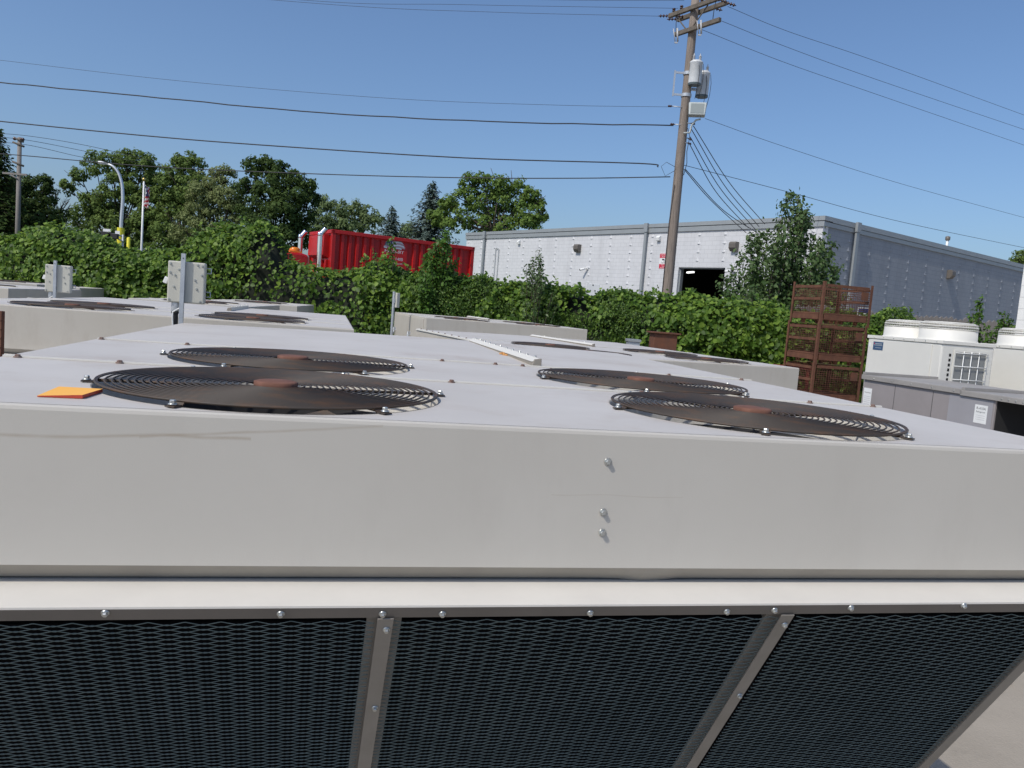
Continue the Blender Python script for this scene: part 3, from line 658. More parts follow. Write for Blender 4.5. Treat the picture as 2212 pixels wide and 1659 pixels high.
# open compartment at the near end
b = MB(); b.box(-.55, 0, -Wg, -Wg+.02, .1, zg-.04); b.box(-.55, 0, -Wg, 0, .1, .13); b.box(-.55, -.52, -.05, 0, .13, zg-.04); b.box(-.55, -.52, -Wg+.02, -Wg+.06, .13, zg-.04)
b.build('open_bay', M['grey'], G)
for x, y in ((-.5, -.9), (-.5, -.1), (Lg-.15, -.9), (Lg-.15, -.1)):
    b = MB(); b.box(x, x+.12, y-.06, y+.06, 0, .0995); b.build('foot', M['black'], G)
b = MB(); b.box(-.004, -.001, -Wg+.02, -.02, .13, zg-.05); b.build('bay_back', M['dark'], G)
b = MB(); b.tube([(-.2, -.2, .14), (-.2, -.22, .8), (-.3, -.3, 1.1), (-.25, -.4, 1.5)], .02, 8); b.build('copper_pipe', mat('copper', (.4, .2, .12), .4, metal=.8), G)
b = MB(); xs_ = Lg-.17
b.box(Lg-.155, Lg-.02, .001, .003, zg-.62, zg-.14); add_text(b, 'WARNING', .022, Matrix.Translation((Lg-.087, .0035, zg-.2)) @ Matrix.Rotation(R(180), 4, 'Z') @ Matrix.Rotation(R(90), 4, 'X'), 1)
for i in range(9): b.box(Lg-.14, Lg-.04, .0031, .0036, zg-.24-i*.022, zg-.235-i*.022, 2)
b.box(Lg-.11, Lg-.06, .0031, .0036, zg-.585, zg-.535, 3)
b.build('warning_sheet', [M['white'], M['ink'], mat('grey_print', (.5, .5, .52), .6), M['badge']], G)
b = MB(); sx = .15
b.box(sx-.075, sx+.075, .0045, .0065, zg-.30, zg-.12)
TX = lambda x, z: Matrix.Translation((x, .007, z)) @ Matrix.Rotation(R(180), 4, 'Z') @ Matrix.Rotation(R(90), 4, 'X')
add_text(b, 'R-410A', .036, TX(sx, zg-.165), 1); add_text(b, 'Refrigerant', .024, TX(sx, zg-.195), 1)
for i in range(3): b.box(sx-.055, sx+.055, .0066, .007, zg-.225-i*.02, zg-.221-i*.02, 2)
b.build('refrigerant_sticker', [M['white'], M['ink'], mat('grey_print', (.5, .5, .52), .6)], G)

# white block building at the right edge
q = at(2203, 640, 13.2); b = MB()
wb = thing('block_building', 'white painted block wall of a building cut off by the right edge', 'building', (q[0], q[1], 0), R(-62))
b.box(0, 9, 0, 8, 0, 5.2); b.build('wall', blockmat('white_block', (.72, .72, .70), (.76, .76, .74)), wb)
b = MB(); b.box(-.06, 9.06, -.06, 8.06, 5.201, 5.32); b.build('roof', M['flash'], wb)

# board fence right of the hedge
fa, fb = at(1850, 667, 19.0), at(2240, 699, 20.2)
fz = fa[2]; fr = thing('board_fence', 'weathered grey board fence below the grey block wall', 'fence', (fa[0], fa[1], 0), math.atan2(fb[1]-fa[1], fb[0]-fa[0]))
fl = float(np.hypot(*(fb-fa)[:2])); b = MB(); x = -1.6
while x < fl: wd = .14; h_ = fz+random.uniform(-.05, .03); b.prism([(x, 0, 0), (x+wd-.008, 0, 0), (x+wd-.008, 0, h_-.05), (x+wd*.5, 0, h_), (x, 0, h_-.05)], (0, .02, 0)); x += wd
b.build('boards', M['fence'], fr)
b = MB(); b.box(-1.6, fl, .021, .07, fz-.5, fz-.41); b.box(-1.6, fl, .021, .07, .4, .49); b.build('cross_rails', M['fence'], fr)
q = at(1866, 674, 18.8); sg = thing('fence_sign', 'small blue and white warning sign hung on the board fence behind the baskets', 'sign', (q[0], q[1], q[2]-.16), R(4))
b = MB(); b.box(-.16, .12, -.012, 0, 0, .26); b.build('plate', M['white'], sg)
b = MB(); b.box(-.14, .10, -.016, -.0125, .14, .235); b.box(-.14, .10, -.016, -.0125, .03, .07); b.build('printing', M['blue'], sg)

# ------------------------------------------------------------------ the large block building
cb_ = at(1780, 478, 31.); BX, BY = float(cb_[0]), float(cb_[1])
BD = thing('warehouse', 'long pale grey block warehouse with flat roof and open loading door', 'building', (BX, BY, 0), R(38))
# local: x along the shaded grey side, y along the bright side (x = 0 plane), z up
ZR = 6.8; LF, LS = 24.25, 34.; dy0, dy1, dz = 4.39, 6.97, 4.8; t = .35
b = MB(); b.box(t, LS, LF-t, LF, 0, ZR-.05); b.box(LS-t, LS, t, LF-t, 0, ZR-.05); b.build('wall', M['blocka'], BD)
b = MB(); b.box(t, LS-t, t, LF-t, ZR-.45, ZR-.3); b.build('roof', M['flash'], BD)
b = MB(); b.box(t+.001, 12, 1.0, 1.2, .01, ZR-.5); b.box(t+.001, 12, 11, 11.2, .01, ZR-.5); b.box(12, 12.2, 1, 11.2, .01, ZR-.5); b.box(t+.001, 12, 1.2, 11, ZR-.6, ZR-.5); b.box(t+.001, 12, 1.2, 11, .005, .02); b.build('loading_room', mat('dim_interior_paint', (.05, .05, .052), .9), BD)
b = MB()
for (y0, y1, z0, z1) in ((dy0-.001, dy0+.05, 0, dz), (dy1-.05, dy1+.001, 0, dz), (dy0+.05, dy1-.05, dz-.05, dz)): b.box(.12, .30, y0, y1, z0, z1)
b.build('door_frame', M['flash'], BD)
b = MB(); b.box(.6, .75, dy0+.1, dy1-.1, dz+.05, dz+.3); b.build('rolled_door', M['galv'], BD)
q = onpl(1489, 590, np.array([BX, BY, 0])+2.2*np.array([math.cos(R(38)), math.sin(R(38)), 0]), np.array([math.cos(R(38)), math.sin(R(38)), 0]))
def toB(p): c_, s_ = math.cos(R(38)), math.sin(R(38)); dx, dy = p[0]-BX, p[1]-BY; return dx*c_+dy*s_, -dx*s_+dy*c_, p[2]
lx, ly, lz = toB(q)
b = MB(); b.box(lx-.5, lx+.25, ly-.05, ly+.05, lz, lz+.07, X=Matrix.Translation((lx, ly, 0)) @ Matrix.Rotation(R(62), 4, 'Z') @ Matrix.Translation((-lx, -ly, 0))); b.build('ceiling_lamp', M['tube'], BD)
# block walls with wedge-faced blocks in regular columns
def tab_front(b, y, z): w_, h_, p_ = .11, .18, .040; b.add([(-.0005, y-w_, z), (-.0005, y+w_, z), (-.0005, y, z+h_), (-p_, y, z)], [(0, 3, 2), (3, 1, 2), (0, 1, 3)])
def tab_side(b, x, z): w_, h_, p_ = .12, .18, .034; b.add([(x-w_, -.0005, z), (x+w_, -.0005, z), (x, -.0005, z+h_), (x, -p_, z)], [(0, 3, 2), (3, 1, 2), (0, 1, 3)])
b = MB(); b.box(0, t, 0, dy0, 0, ZR-.05); b.box(0, t, dy1, LF, 0, ZR-.05); b.box(0, t, dy0, dy1, dz, ZR-.05)
for k_ in range(-3, 15):
    y = 4.56+1.39*k_
    if y < .2 or abs(y-8.95) < .05: continue
    for j in range(0, 17):
        z = 6.2-.372*j
        if dy0-.15 < y < dy1+.15 and z < dz+.05: continue
        tab_front(b, y, z)
b.build('wall', M['blocka'], BD)
b = MB(); b.box(t, LS, 0, t, 0, ZR-.05)
for k_ in range(20):
    x = .30+1.645*k_
    for j in range(0, 16): tab_side(b, max(x, .48), 6.03-.366*j)
b.build('wall', M['blockb'], BD)
# flashing band
b = MB(); b.box(-.06, -.001, -.06, LF+.05, 6.40, 6.60); b.box(-.085, .5, -.085, LF+.05, 6.63, ZR); b.box(.5001, LS, -.085, .5, 6.60, ZR); b.box(-.001, LS, -.06, -.001, 6.42, 6.58); b.build('flashing', M['flash'], BD)
b = MB(); b.box(-.05, -.002, -.05, LF+.02, 6.6005, 6.6295); b.box(-.002, LS, -.05, -.002, 6.5805, 6.5995); b.build('flashing_joint', M['flashd'], BD)
def downspout(y=None, x=None):
    b = MB()
    if x is None:
        b.box(-.16, -.0865, y-.07, y+.07, .1, ZR-.06); b.box(-.19, -.09, y-.11, y+.11, 6.42, ZR+.03); b.box(-.012, -.0015, y+.13, y+.20, .1, 6.38, 1)
    else:
        b.box(x-.1, x+.1, -.17, -.0865, .1, ZR-.06); b.box(x-.14, x+.14, -.2, -.09, 6.45, ZR+.03)
    return b.build('downspout', [M['flash'], M['flashd']], BD)
downspout(y=9.07); downspout(y=22.2); downspout(x=2.25)
b = MB()
for y in (20.75, 21.05): b.tube([(-.06, y, .1), (-.06, y, 5.75)], .022, 6)
b.tube([(-.06, 20.75, 5.75), (-.06, 20.9, 5.82), (-.06, 21.05, 5.75)], .022, 6); b.build('wall_conduit', M['flash'], BD)
def wallpack(y=None, x=None, z=5):
    b = MB(); pr = [(0, -.2), (.14, -.2), (.26, -.06), (.26, .12), (.2, .2), (0, .2)]
    if x is None: b.prism([(-.002-a, y-.17, z+c_) for a, c_ in pr], (0, .34, 0))
    else: b.prism([(x-.17, -.002-a, z+c_) for a, c_ in pr][::-1], (.34, 0, 0))
    return b.build('wall_light', M['bronze'], BD, bevel=.01)
wallpack(y=13.8, z=5.72); wallpack(y=3.97, z=5.68); wallpack(x=10.78, z=5.54)
for y, z in ((18.86, 6.12), (8.30, 6.12)):
    b = MB(); b.prism([(-.002, y-.1, z-.11), (-.13, y-.1, z-.11), (-.16, y-.1, z+.03), (-.06, y-.1, z+.12), (-.002, y-.1, z+.12)], (0, .2, 0)); b.build('sensor_box', M['white'], BD, bevel=.008)
for y, z in ((13.0, 4.62), (3.92, 4.62)):
    b = MB(); b.box(-.06, -.002, y-.07, y+.07, z+.02, z+.16); b.tube([(-.05, y, z+.1), (-.16, y, z+.06)], .03, 8)
    b.tube([(-.13, y+.05, z+.06), (-.32, y+.22, z-.02)], .055, 10); b.tube([(-.32, y+.22, z-.02), (-.345, y+.24, z-.03)], .045, 10, mi=1); b.build('security_camera', [M['white'], M['black']], BD)
y0, z0, wd, ht = 8.16, 4.73, .56, .70
b = MB(); XS = lambda y, z: Matrix.Translation((-.018, y, z)) @ Matrix.Rotation(R(-90), 4, 'Z') @ Matrix.Rotation(R(90), 4, 'X')
b.box(-.01, -.002, y0-wd, y0, z0, z0+ht); b.box(-.014, -.0101, y0-wd+.01, y0-.01, z0+.70*ht, z0+ht-.01, 1); b.box(-.014, -.0101, y0-wd+.01, y0-.01, z0+.01, z0+.31*ht, 1)
cy = y0-wd/2
for tx, sz, zz, mi in (('SECURITY', .085, .865, 0), ('NOTICE', .085, .735, 0), ('TRESPASSERS', .062, .225, 0), ('WILL BE', .055, .135, 0), ('PROSECUTED', .062, .045, 0), ('24 HOUR SURVEILLANCE', .032, .40, 2), ('CAMERAS IN USE', .032, .35, 2)): add_text(b, tx, sz, XS(cy, z0+zz*ht), mi)
b.box(-.016, -.0105, cy-.02, cy+.12, z0+.55*ht, z0+.64*ht, 2); b.box(-.016, -.0105, cy-.03, cy+.01, z0+.47*ht, z0+.549*ht, 2)
b.build('security_sign', [M['white'], M['signred'], M['ink']], BD)
q = toB(onpl(1525*1.0+1.0*(2281-1525)-0, 590, np.array([BX, BY, 0]), np.array([math.sin(R(38)), -math.cos(R(38)), 0]))) if False else (11.8, .6, 0)
b = MB(); b.tube([(11.8, .7, ZR-.35), (11.8, .7, 7.25)], .06, 8); b.lathe([(.1, 7.25), (.11, 7.3), (.11, 7.42), (.02, 7.45)], 10, (11.8, .7, 0), 1); b.build('roof_vent', [M['white'], M['bronze']], BD)

# ------------------------------------------------------------------ power pole
YP = 27.
pb = at(1441, 632, YP); PXo, PYo = float(pb[0]), YP
def pz(px, py): return float(at(px, py, YP)[2])
PL = thing('power_pole', 'tall weathered wooden power pole carrying two grey transformers and crossarms', 'utility pole', (PXo, PYo, 0))
zt = pz(1503, 6)+.25
b = MB(); b.tube([(0, 0, z) for z in np.linspace(0, zt, 12)], [.185-.055*i/11 for i in range(12)], 14); b.build('shaft', M['wood'], PL)
ad_ = Vector((.56, -.83, 0))
def arm(z, cl, cr, off, sz=.055):
    b = MB(); X = Matrix.Translation(Vector((0, 0, z))+Vector((.83, .56, 0))*off) @ Matrix.Rotation(math.atan2(-.83, .56), 4, 'Z'); b.box(-cl, cr, -sz, sz, -sz*1.2, sz*1.2, X=X); return b.build('crossarm', M['arm'], PL, bevel=.006)
z1_ = pz(1500, 22); arm(z1_, .95, 1.15, -.2); arm(z1_-.02, .95, 1.15, .2)
z2_ = pz(1488, 68); arm(z2_, .6, 1.35, -.19)
for s_ in (-1, 1):
    b = MB(); b.tube([Vector((0, 0, z1_-.75))+Vector((.83, .56, 0))*-.17, Vector((0, 0, z1_-.05))+ad_*.7*s_+Vector((.83, .56, 0))*-.12], .022, 5); b.build('arm_brace', M['arm'], PL)
def insulator(p, d, n_=3, r=.055, ln=.22):
    b = MB(); q_ = Vector(d).normalized().to_track_quat('Z', 'Y').to_matrix().to_4x4(); X = Matrix.Translation(p) @ q_; pr = [(.015, 0)]
    for i in range(n_): z = .03+i*ln/n_; pr += [(.02, z), (r, z+.01), (r*.9, z+.035), (.02, z+.045)]
    pr += [(.015, ln+.03)]; b.lathe(pr, 12, X=X); return b.build('insulator', M['ceramic'], PL)
offv = Vector((.83, .56, 0))
for t_, o_, dr in ((-.92, -.2, (-1, .25, .0)), (-.92, .2, (-1, .25, 0)), (1.12, -.2, (.9, .2, -.1)), (1.12, .2, (.9, .2, -.1)), (-.6, .2, (-1, .2, .05)), (.55, .2, (.95, .2, -.1))):
    insulator(Vector((0, 0, z1_))+ad_*t_+offv*o_+Vector(dr)*.05, dr, ln=.3)
for t_ in (-.75, -.4, .5, .95): insulator(Vector((0, 0, z1_+.06))+ad_*t_+offv*-.2, (0, 0, 1), 2, .06, .12)
for t_, zz in ((-.42, z2_), (.62, z2_)):                       # fused cutouts
    b = MB(); p_ = Vector((0, 0, zz))+ad_*t_+offv*-.28
    b.tube([p_+Vector((0, 0, .14)), p_+Vector((.05, 0, -.28))], .03, 8); b.tube([p_+Vector((-.13, 0, .12)), p_+Vector((-.03, 0, -.30))], .015, 6); b.box(-.05, .05, -.02, .02, 0, .04, X=Matrix.Translation(p_+Vector((0, 0, -.34)))); b.build('fuse_cutout', M['greyceramic'], PL)
b = MB()
for t_, o_ in ((-.58, -.2), (1.1, -.2)): b.tube([Vector((0, 0, z1_-.06))+ad_*t_+offv*o_, Vector((0, 0, (z1_+z2_)/2))+ad_*(t_*.98)+offv*-.22, Vector((0, 0, z2_+.06))+ad_*(t_*.95)+offv*-.2], .012, 5)
b.build('jumper_wire', M['cable'], PL)
def transformer(px, pyt, pyb, Y, r):
    t0 = at(px, pyt, Y); z0 = float(at(px, pyb, Y)[2]); c_ = (float(t0[0])-PXo, Y-PYo, 0); zt_ = float(t0[2])
    b = MB(); b.lathe([(r, z0+.06), (r, zt_-.12), (r*1.03, zt_-.11), (r*1.03, zt_-.09)], 24, c_); tk = b.build('transformer', M['tank'], PL)
    b = MB(); b.lathe([(r*.97, z0), (r*1.01, z0+.061)], 24, c_); b.build('tank_base', M['tankd'], tk)
    b = MB(); b.lathe([(r*1.06, zt_-.09), (r*1.06, zt_-.06), (r*.8, zt_-.01), (0, zt_)], 24, c_); b.build('lid', M['tank'], tk)
    for dx in (-.1, .1):
        b = MB(); pr = [(.03, zt_-.03)]
        for i in range(4): z = zt_+i*.04; pr += [(.032, z), (.05, z+.01), (.032, z+.03)]
        pr += [(.015, zt_+.17), (.015, zt_+.22)]; b.lathe(pr, 10, (c_[0]+dx, c_[1]-.02, 0)); b.build('bushing', M['greyceramic'], tk)
    b = MB(); 
    for dx in (.05, .19): b.tube([(c_[0]+dx, c_[1]-r*.9, zt_-.15), (c_[0]+dx+.03, c_[1]-r*1.15, zt_-.45), (c_[0]+dx+.02, c_[1]-r*1.1, z0+.05), (c_[0]+dx*.8, c_[1]-.1, z0-.45)], .009, 5)
    b.build('lead', M['cable'], tk)
    for z_a in (z0+.2, zt_-.3):
        b = MB(); b.box(c_[0]*.35, c_[0]-r*.6, c_[1]-.05, c_[1]+.05, z_a, z_a+.08); b.build('mount_bracket', M['galv'], tk)
transformer(1505, 131, 185, 26.75, .205); transformer(1521, 154, 211, 27.25, .205)
b = MB(); za, zb_ = pz(1470, 158), pz(1463, 205); xa = -.42
b.box(-.16, xa, -.06, -.02, za-.03, za+.03); b.box(-.16, xa, -.06, -.02, zb_-.03, zb_+.03); b.box(xa-.05, xa, -.065, -.015, zb_-.06, za+.06)
for z in (za, zb_): b.lathe([(.172, z-.05), (.172, z+.05)], 16)
b.build('standoff_bracket', M['galv'], PL)
q = at(1506, 236, 26.6); b = MB(); X = Matrix.Translation((q[0]-PXo, -.42, q[2])) @ Matrix.Rotation(R(-12), 4, 'Z') @ Matrix.Rotation(R(-14), 4, 'X')
b.prism([X @ Vector(p) for p in ((-.26, -.02, -.2), (.26, -.02, -.2), (.29, -.02, .24), (-.29, -.02, .24))], X.to_3x3() @ Vector((0, .22, 0))); fl_ = b.build('floodlight', M['lampgrey'], PL, bevel=.03)
b = MB(); b.box(-.21, .21, -.03, -.0205, -.15, .18, X=X); b.build('lamp_glass', mat('lamp_lens', (.25, .28, .27), .15), fl_)
b = MB(); zc = pz(1470, 290); b.tube([(0.0, -.2, zc), (.2, -.22, zc+.03), (.22, -.25, zc+.25), (.34, -.3, zc+.42), (.48, -.35, zc+.45)], .03, 8); b.build('lamp_bracket', M['lampgrey'], PL)
for px, py, dr in ((1450, 231, (-1, .1, 0)), (1455, 270, (-1, .1, 0)), (1492, 268, (.8, -.4, -.2)), (1486, 300, (.8, -.4, -.4)), (1484, 310, (.8, -.4, -.3))):
    p_ = at(px, py, YP); v_ = Vector((p_[0]-PXo-.02*dr[0], -.1, p_[2])); io = insulator(v_, dr, 2, .04, .12)
    b = MB(); b.tube([(0, -.08, v_.z), v_], .018, 6); b.build('clevis', M['galv'], io)
b = MB(); b.tube([(-.13, -.14, pz(1455, 400)), (-.175, -.08, pz(1450, 480)), (-.19, -.06, .5)], .011, 5); b.tube([(.13, -.15, pz(1490, 280)), (.2, -.25, pz(1490, 300)), (.16, -.2, pz(1484, 330)), (.2, -.2, pz(1482, 355)), (.14, -.15, pz(1476, 380))], .012, 5)
for px, py in ((1437, 362),):
    p_ = at(px, py, YP); cx_, cz_ = p_[0]-PXo, p_[2]; b.tube([(-.15, -.12, cz_+.02), (cx_, -.15, cz_+.15), (cx_-.16, -.15, cz_), (cx_, -.15, cz_-.3), (-.16, -.12, cz_-.1)], .008, 5)
b.build('riser_wire', M['cable'], PL)

# ------------------------------------------------------------------ overhead wires
def smooth_path(P, n_=40):
    P = [Vector(p) for p in P]; out = []
    if len(P) == 2: return [P[0].lerp(P[1], i/n_) for i in range(n_+1)]
    for i in range(len(P)-1):
        a, b_ = P[i], P[i+1]; ta = (P[i+1]-P[i-1])*.5 if i > 0 else (b_-a); tb = (P[i+2]-P[i])*.5 if i < len(P)-2 else (b_-a)
        for j in range(n_//(len(P)-1)):
            u = j*(len(P)-1)/n_; out.append(a*(2*u**3-3*u*u+1)+ta*(u**3-2*u*u+u)+b_*(-2*u**3+3*u*u)+tb*(u**3-u*u))
    return out+[P[-1]]
def wire(label, pix, Ya, Yb, r, cat='power line', wob=0, name='overhead_wire'):
    x0, x1 = pix[0][0], pix[-1][0]; P = []
    for (x, y) in pix:
        u = (x-x0)/(x1-x0); P.append(at(x, y, 1/((1-u)/Ya+u/Yb)))
    P = smooth_path(P)
    if x0 < 0: P = [P[0]+(P[0]-P[1]).normalized()*26+Vector((0, 0, .8)), P[0]+(P[0]-P[1]).normalized()*12+Vector((0, 0, .2))]+P
    if x1 > 2212: P = P+[P[-1]+(P[-1]-P[-2]).normalized()*25]
    if wob: P = [p+Vector((0, 0, wob*math.sin(i*1.9)*math.sin(i*.37))) for i, p in enumerate(P)]
    b = MB(); b.tube(P, r, 5); return tag(b.build(name, M['cable']), label, cat, 'wires on the power pole')
wire('thin topmost wire running left from the pole crossarm', ((560, -22), (900, -8), (1220, 0), (1478, 1)), 30, 27, .006)
wire('thin wire leaving the left tip of the top crossarm', ((-80, -75), (640, -1), (1000, 10), (1465, 18)), 30, 27, .006)
wire('thin wire with two clamps leaving the lower left insulator', ((-80, -60), (690, 8), (1060, 26), (1425, 35)), 30, 27, .006)
wire('thin pale wire reaching the pole just above the floodlight', ((-80, 122), (0, 130), (400, 176), (850, 213), (1200, 227), (1448, 231)), 29, 27, .006)
wire('upper of the two thick black cables running left from the pole', ((-80, 169), (0, 178), (300, 207), (700, 244), (1100, 264), (1455, 271)), 29, 27, .021, wob=.012)
wire('lower of the two thick black cables running left from the pole', ((-80, 252), (0, 262), (300, 292), (560, 313), (1000, 341), (1380, 353), (1422, 361)), 29, 27, .021)
wire('lowest dark cable running left and crossing the treetops', ((-80, 327), (50, 336), (330, 360), (690, 376), (1000, 384), (1250, 385), (1448, 382)), 33, 27, .018)
wire('thin wire from the top right insulator sloping down to the right edge', ((1572, 14), (1700, 67), (1900, 135), (2260, 266)), 27, 38, .0075)
wire('thin wire from the right end of the lower crossarm to the right edge', ((1558, 45), (1698, 101), (1900, 174), (2260, 296)), 27, 38, .0075)
wire('thin wire from the right fuse cutout to the right edge', ((1512, 62), (1536, 72), (1698, 136), (1900, 206), (2260, 330)), 27, 38, .0075)
wire('thin wire from beneath the floodlight to the right edge', ((1523, 256), (1698, 318), (1950, 398), (2260, 483)), 27, 40, .0075)
wire('lowest thin wire to the right, passing behind the small tree', ((1478, 357), (1700, 414), (1950, 480), (2260, 545)), 27.2, 44, .010)
for i, (lb, a, m_, c_) in enumerate((('service drop leaving the insulator nearest the pole, lowest on the left', (1478, 366), (1535, 432), (1612, 503)),
        ('service drop dropping first beside the lowest one', (1481, 366), (1560, 452), (1640, 506)), ('service drop from the lower pole insulator to the roof edge', (1489, 310), (1545, 412), (1616, 492)),
        ('service drop second from the right on its way to the roof', (1491, 296), (1556, 407), (1632, 496)), ('service drop below the floodlight, curving most', (1494, 280), (1566, 402), (1640, 490)), ('rightmost service drop ending near the small tree', (1498, 272), (1576, 395), (1652, 484)))):
    wire(lb, (a, m_, c_), 26.8, 31.5, .014, 'service cable', name='service_cable')

# ------------------------------------------------------------------ street furniture in the distance
Y2 = 55.; q = at(38, 512, Y2); FP = thing('power_pole', 'distant grey power pole at the left edge with short crossarm', 'utility pole', (q[0], Y2, 0)); X0 = float(q[0])
z_ = lambda py, Y=Y2, px=42: float(at(px, py, Y)[2])
b = MB(); b.tube([(0, 0, 0), (0, 0, z_(297))], [.19, .13], 10); b.build('shaft', mat('grey_pole_wood', (.24, .22, .20), .85, col2=(.17, .155, .14), nscale=4, stretch=(2, 2, .2)), FP)
b = MB(); b.box(-1.0, .65, -.2, -.1, z_(377)-.06, z_(377)+.06); b.build('crossarm', M['fence'], FP)
b = MB(); b.tube([(-.5, -.15, z_(377)-.05), (0, -.15, z_(388))], .05, 5); b.build('arm_brace', M['fence'], FP)
for dz_, w_ in ((302, .33), (312, .38), (354, .38)):
    b = MB(); b.tube([(-w_, -.12, z_(dz_)+.1), (w_, -.12, z_(dz_)-.14)], .075, 6); b.build('bracket', M['arm'], FP)
for dx in (-.25, .2, -.28, .3):
    b = MB(); b.lathe([(.04, 0), (.1, .05), (.1, .14), (.04, .2)], 8, (dx, -.12, z_(306)+.05)); b.build('insulator', M['ceramic'], FP)
for lb, p_ in (('highest thin wire over the distant pole on the left', ((-60, 287), (47, 292), (190, 315), (345, 352))), ('middle thin wire over the distant pole on the left', ((-60, 293), (47, 301), (180, 326), (300, 352))), ('lowest thin wire of the three over the distant pole on the left', ((-60, 305), (52, 312), (170, 338), (280, 358)))):
    o = wire(lb, p_, 55, 58, .016); o['group'] = 'wires on the distant pole'
Y3 = 45.; q = at(259, 530, Y3); LP = thing('street_lamp', 'silver street lamp with curved arm and yellow wrapped foot', 'street lamp', (q[0], Y3, 0)); X0 = float(q[0])
pp = []
for px, py in ((259, 560), (260, 530), (262, 480), (265, 440), (265, 415), (263, 395), (256, 374), (246, 361), (235, 355), (222, 352)):
    a = at(px, py, Y3); pp.append((a[0]-X0, 0, a[2]))
pp = [(pp[0][0], 0, 0)]+pp; pth = smooth_path(pp, 60)
b = MB(); b.tube(pth, [.115-.055*i/(len(pth)-1) for i in range(len(pth))], 10); b.build('pole', mat('aluminium_pole', (.62, .64, .66), .35, metal=.6), LP)
a = at(219, 352, Y3); b = MB(); X = Matrix.Translation((a[0]-X0, 0, a[2]))
b.lathe([(.02, -.28), (.10, -.22), (.15, 0), (.12, .14), (.04, .2)], 12, X=X @ Matrix.Rotation(R(-82), 4, 'Y') @ Matrix.Scale(.7, 4, (1, 0, 0))); b.build('lamp_head', M['white'], LP)
a = at(261, 492, Y3); b = MB(); b.lathe([(.19, 0), (.19, a[2])], 14, (a[0]-X0, 0, 0)); b.build('yellow_wrap', M['yellow'], LP)
q = at(244, 508, 44); TS = thing('traffic_signal', 'dark signal heads on a bracket beside the street lamp foot', 'traffic light', (q[0], 44, 0)); zc = float(q[2])
b = MB(); b.tube([(.3, .5, 0), (.3, .5, zc+.1)], .06, 8); b.tube([(.3, .5, zc), (-.4, .1, zc+.12)], .05, 6); b.tube([(.35, .5, zc-.3), (-.2, 0, zc+.05)], .04, 6); b.build('bracket_arm', M['galv'], TS)
for dx, dz_, s_ in ((-.35, .02, .16), (.0, -.05, .15)):
    b = MB(); b.box(dx-.28, dx+.28, -.1, .12, zc+dz_-.14, zc+dz_+.14, X=Matrix.Translation((0, 0, 0))); b.build('signal_head', M['black'], TS, bevel=.02)
b = MB(); b.box(-.62, -.2, .125, .14, zc+.1, zc+.32); b.box(.05, .3, .125, .14, zc+.05, zc+.26); b.build('back_plate', M['white'], TS)
q = at(259+19, 515, 45); b = MB(); b.lathe([(.10, 0), (.10, q[2]), (.05, q[2]+.06), (0, q[2]+.07)], 12); o = b.build('bollard', M['yellow']); o.location = (q[0], 45, 0); tag(o, 'yellow bollard just right of the street lamp foot', 'bollard')
q = at(82, 497, 60); RS = thing('traffic_light', 'traffic light showing red above the vines near the distant pole', 'traffic light', (q[0], 60, 0)); zc = float(q[2])
b = MB(); b.tube([(0, .2, 0), (0, .2, zc-.5)], .07, 8); b.build('post', M['black'], RS)
b = MB(); b.box(-.2, .2, 0, .25, zc-.85, zc+.25); b.build('housing', M['black'], RS, bevel=.03)
b = MB(); b.lathe([(0, .02), (.15, .0), (.15, -.01)], 16, X=Matrix.Translation((0, -.012, zc)) @ Matrix.Rotation(R(90), 4, 'X')); b.build('red_lens', M['redlamp'], RS)
b = MB(); b.lathe([(.13, 0), (.13, .01)], 16, X=Matrix.Translation((0, -.001, zc-.35)) @ Matrix.Rotation(R(90), 4, 'X')); b.lathe([(.13, 0), (.13, .01)], 16, X=Matrix.Translation((0, -.001, zc-.68)) @ Matrix.Rotation(R(90), 4, 'X')); b.build('dark_lens', M['glass'], RS)
# flag
Y4 = 50.; q = at(306, 528, Y4); FLP = thing('flagpole', 'white flagpole with small gold ball in front of the trees', 'flagpole', (q[0], Y4, 0)); X0 = float(q[0])
zt = float(at(313, 392, Y4)[2])
b = MB(); b.tube([(0, 0, 0), (0, 0, zt)], [.085, .05], 10); b.build('pole', M['white'], FLP)
b = MB(); b.lathe([(0, -.12), (.085, -.08), (.12, 0), (.085, .08), (0, .12)], 12, (0, 0, zt+.12)); b.build('finial', mat('gold_ball', (.6, .45, .15), .3, metal=.8), FLP)
b = MB(); z1_ = float(at(312, 399, Y4)[2]); z0_ = float(at(312, 445, Y4)[2]); nx, nz = 14, 39; hgt = z1_-z0_
def fp(i, j):
    u, v = i/nx, j/nz; tw = .22+.13*math.sin(v*2.6)
    return (.07+u*tw*(1+.06*math.sin(9*v)), .13*math.sin(u*9+v*3.2)*(.4+u), z1_-hgt*v+.12*math.sin(u*8+1)*u-u*.22)
vs = [fp(i, j) for j in range(nz+1) for i in range(nx+1)]
for j in range(nz):
    for i in range(nx):
        # draped: the stripes slant down along the cloth
        cant = (j/nz+.10*i/nx) < .46 and i < 9
        st = int((i/nx*4.2+j/nz*10.5)) % 2
        b.add([vs[j*(nx+1)+i], vs[j*(nx+1)+i+1], vs[(j+1)*(nx+1)+i+1], vs[(j+1)*(nx+1)+i]], [(3, 2, 1, 0)], 2 if cant else (0 if st == 0 else 1), True)
for k_ in range(14):
    i, j = 1+(k_*3) % 7, 1+k_; p_ = Vector(vs[j*(nx+1)+i])+Vector((0, -.014, 0)); b.lathe([(.035, 0), (.03, .004)], 5, X=Matrix.Translation(p_) @ Matrix.Rotation(R(90), 4, 'X'), mi=1)
o = b.build('flag', [M['flagred'], M['white'], M['blue']]); o.location = (X0, Y4, 0); tag(o, 'limp red, white and blue flag with stars and stripes hanging on the flagpole', 'flag')

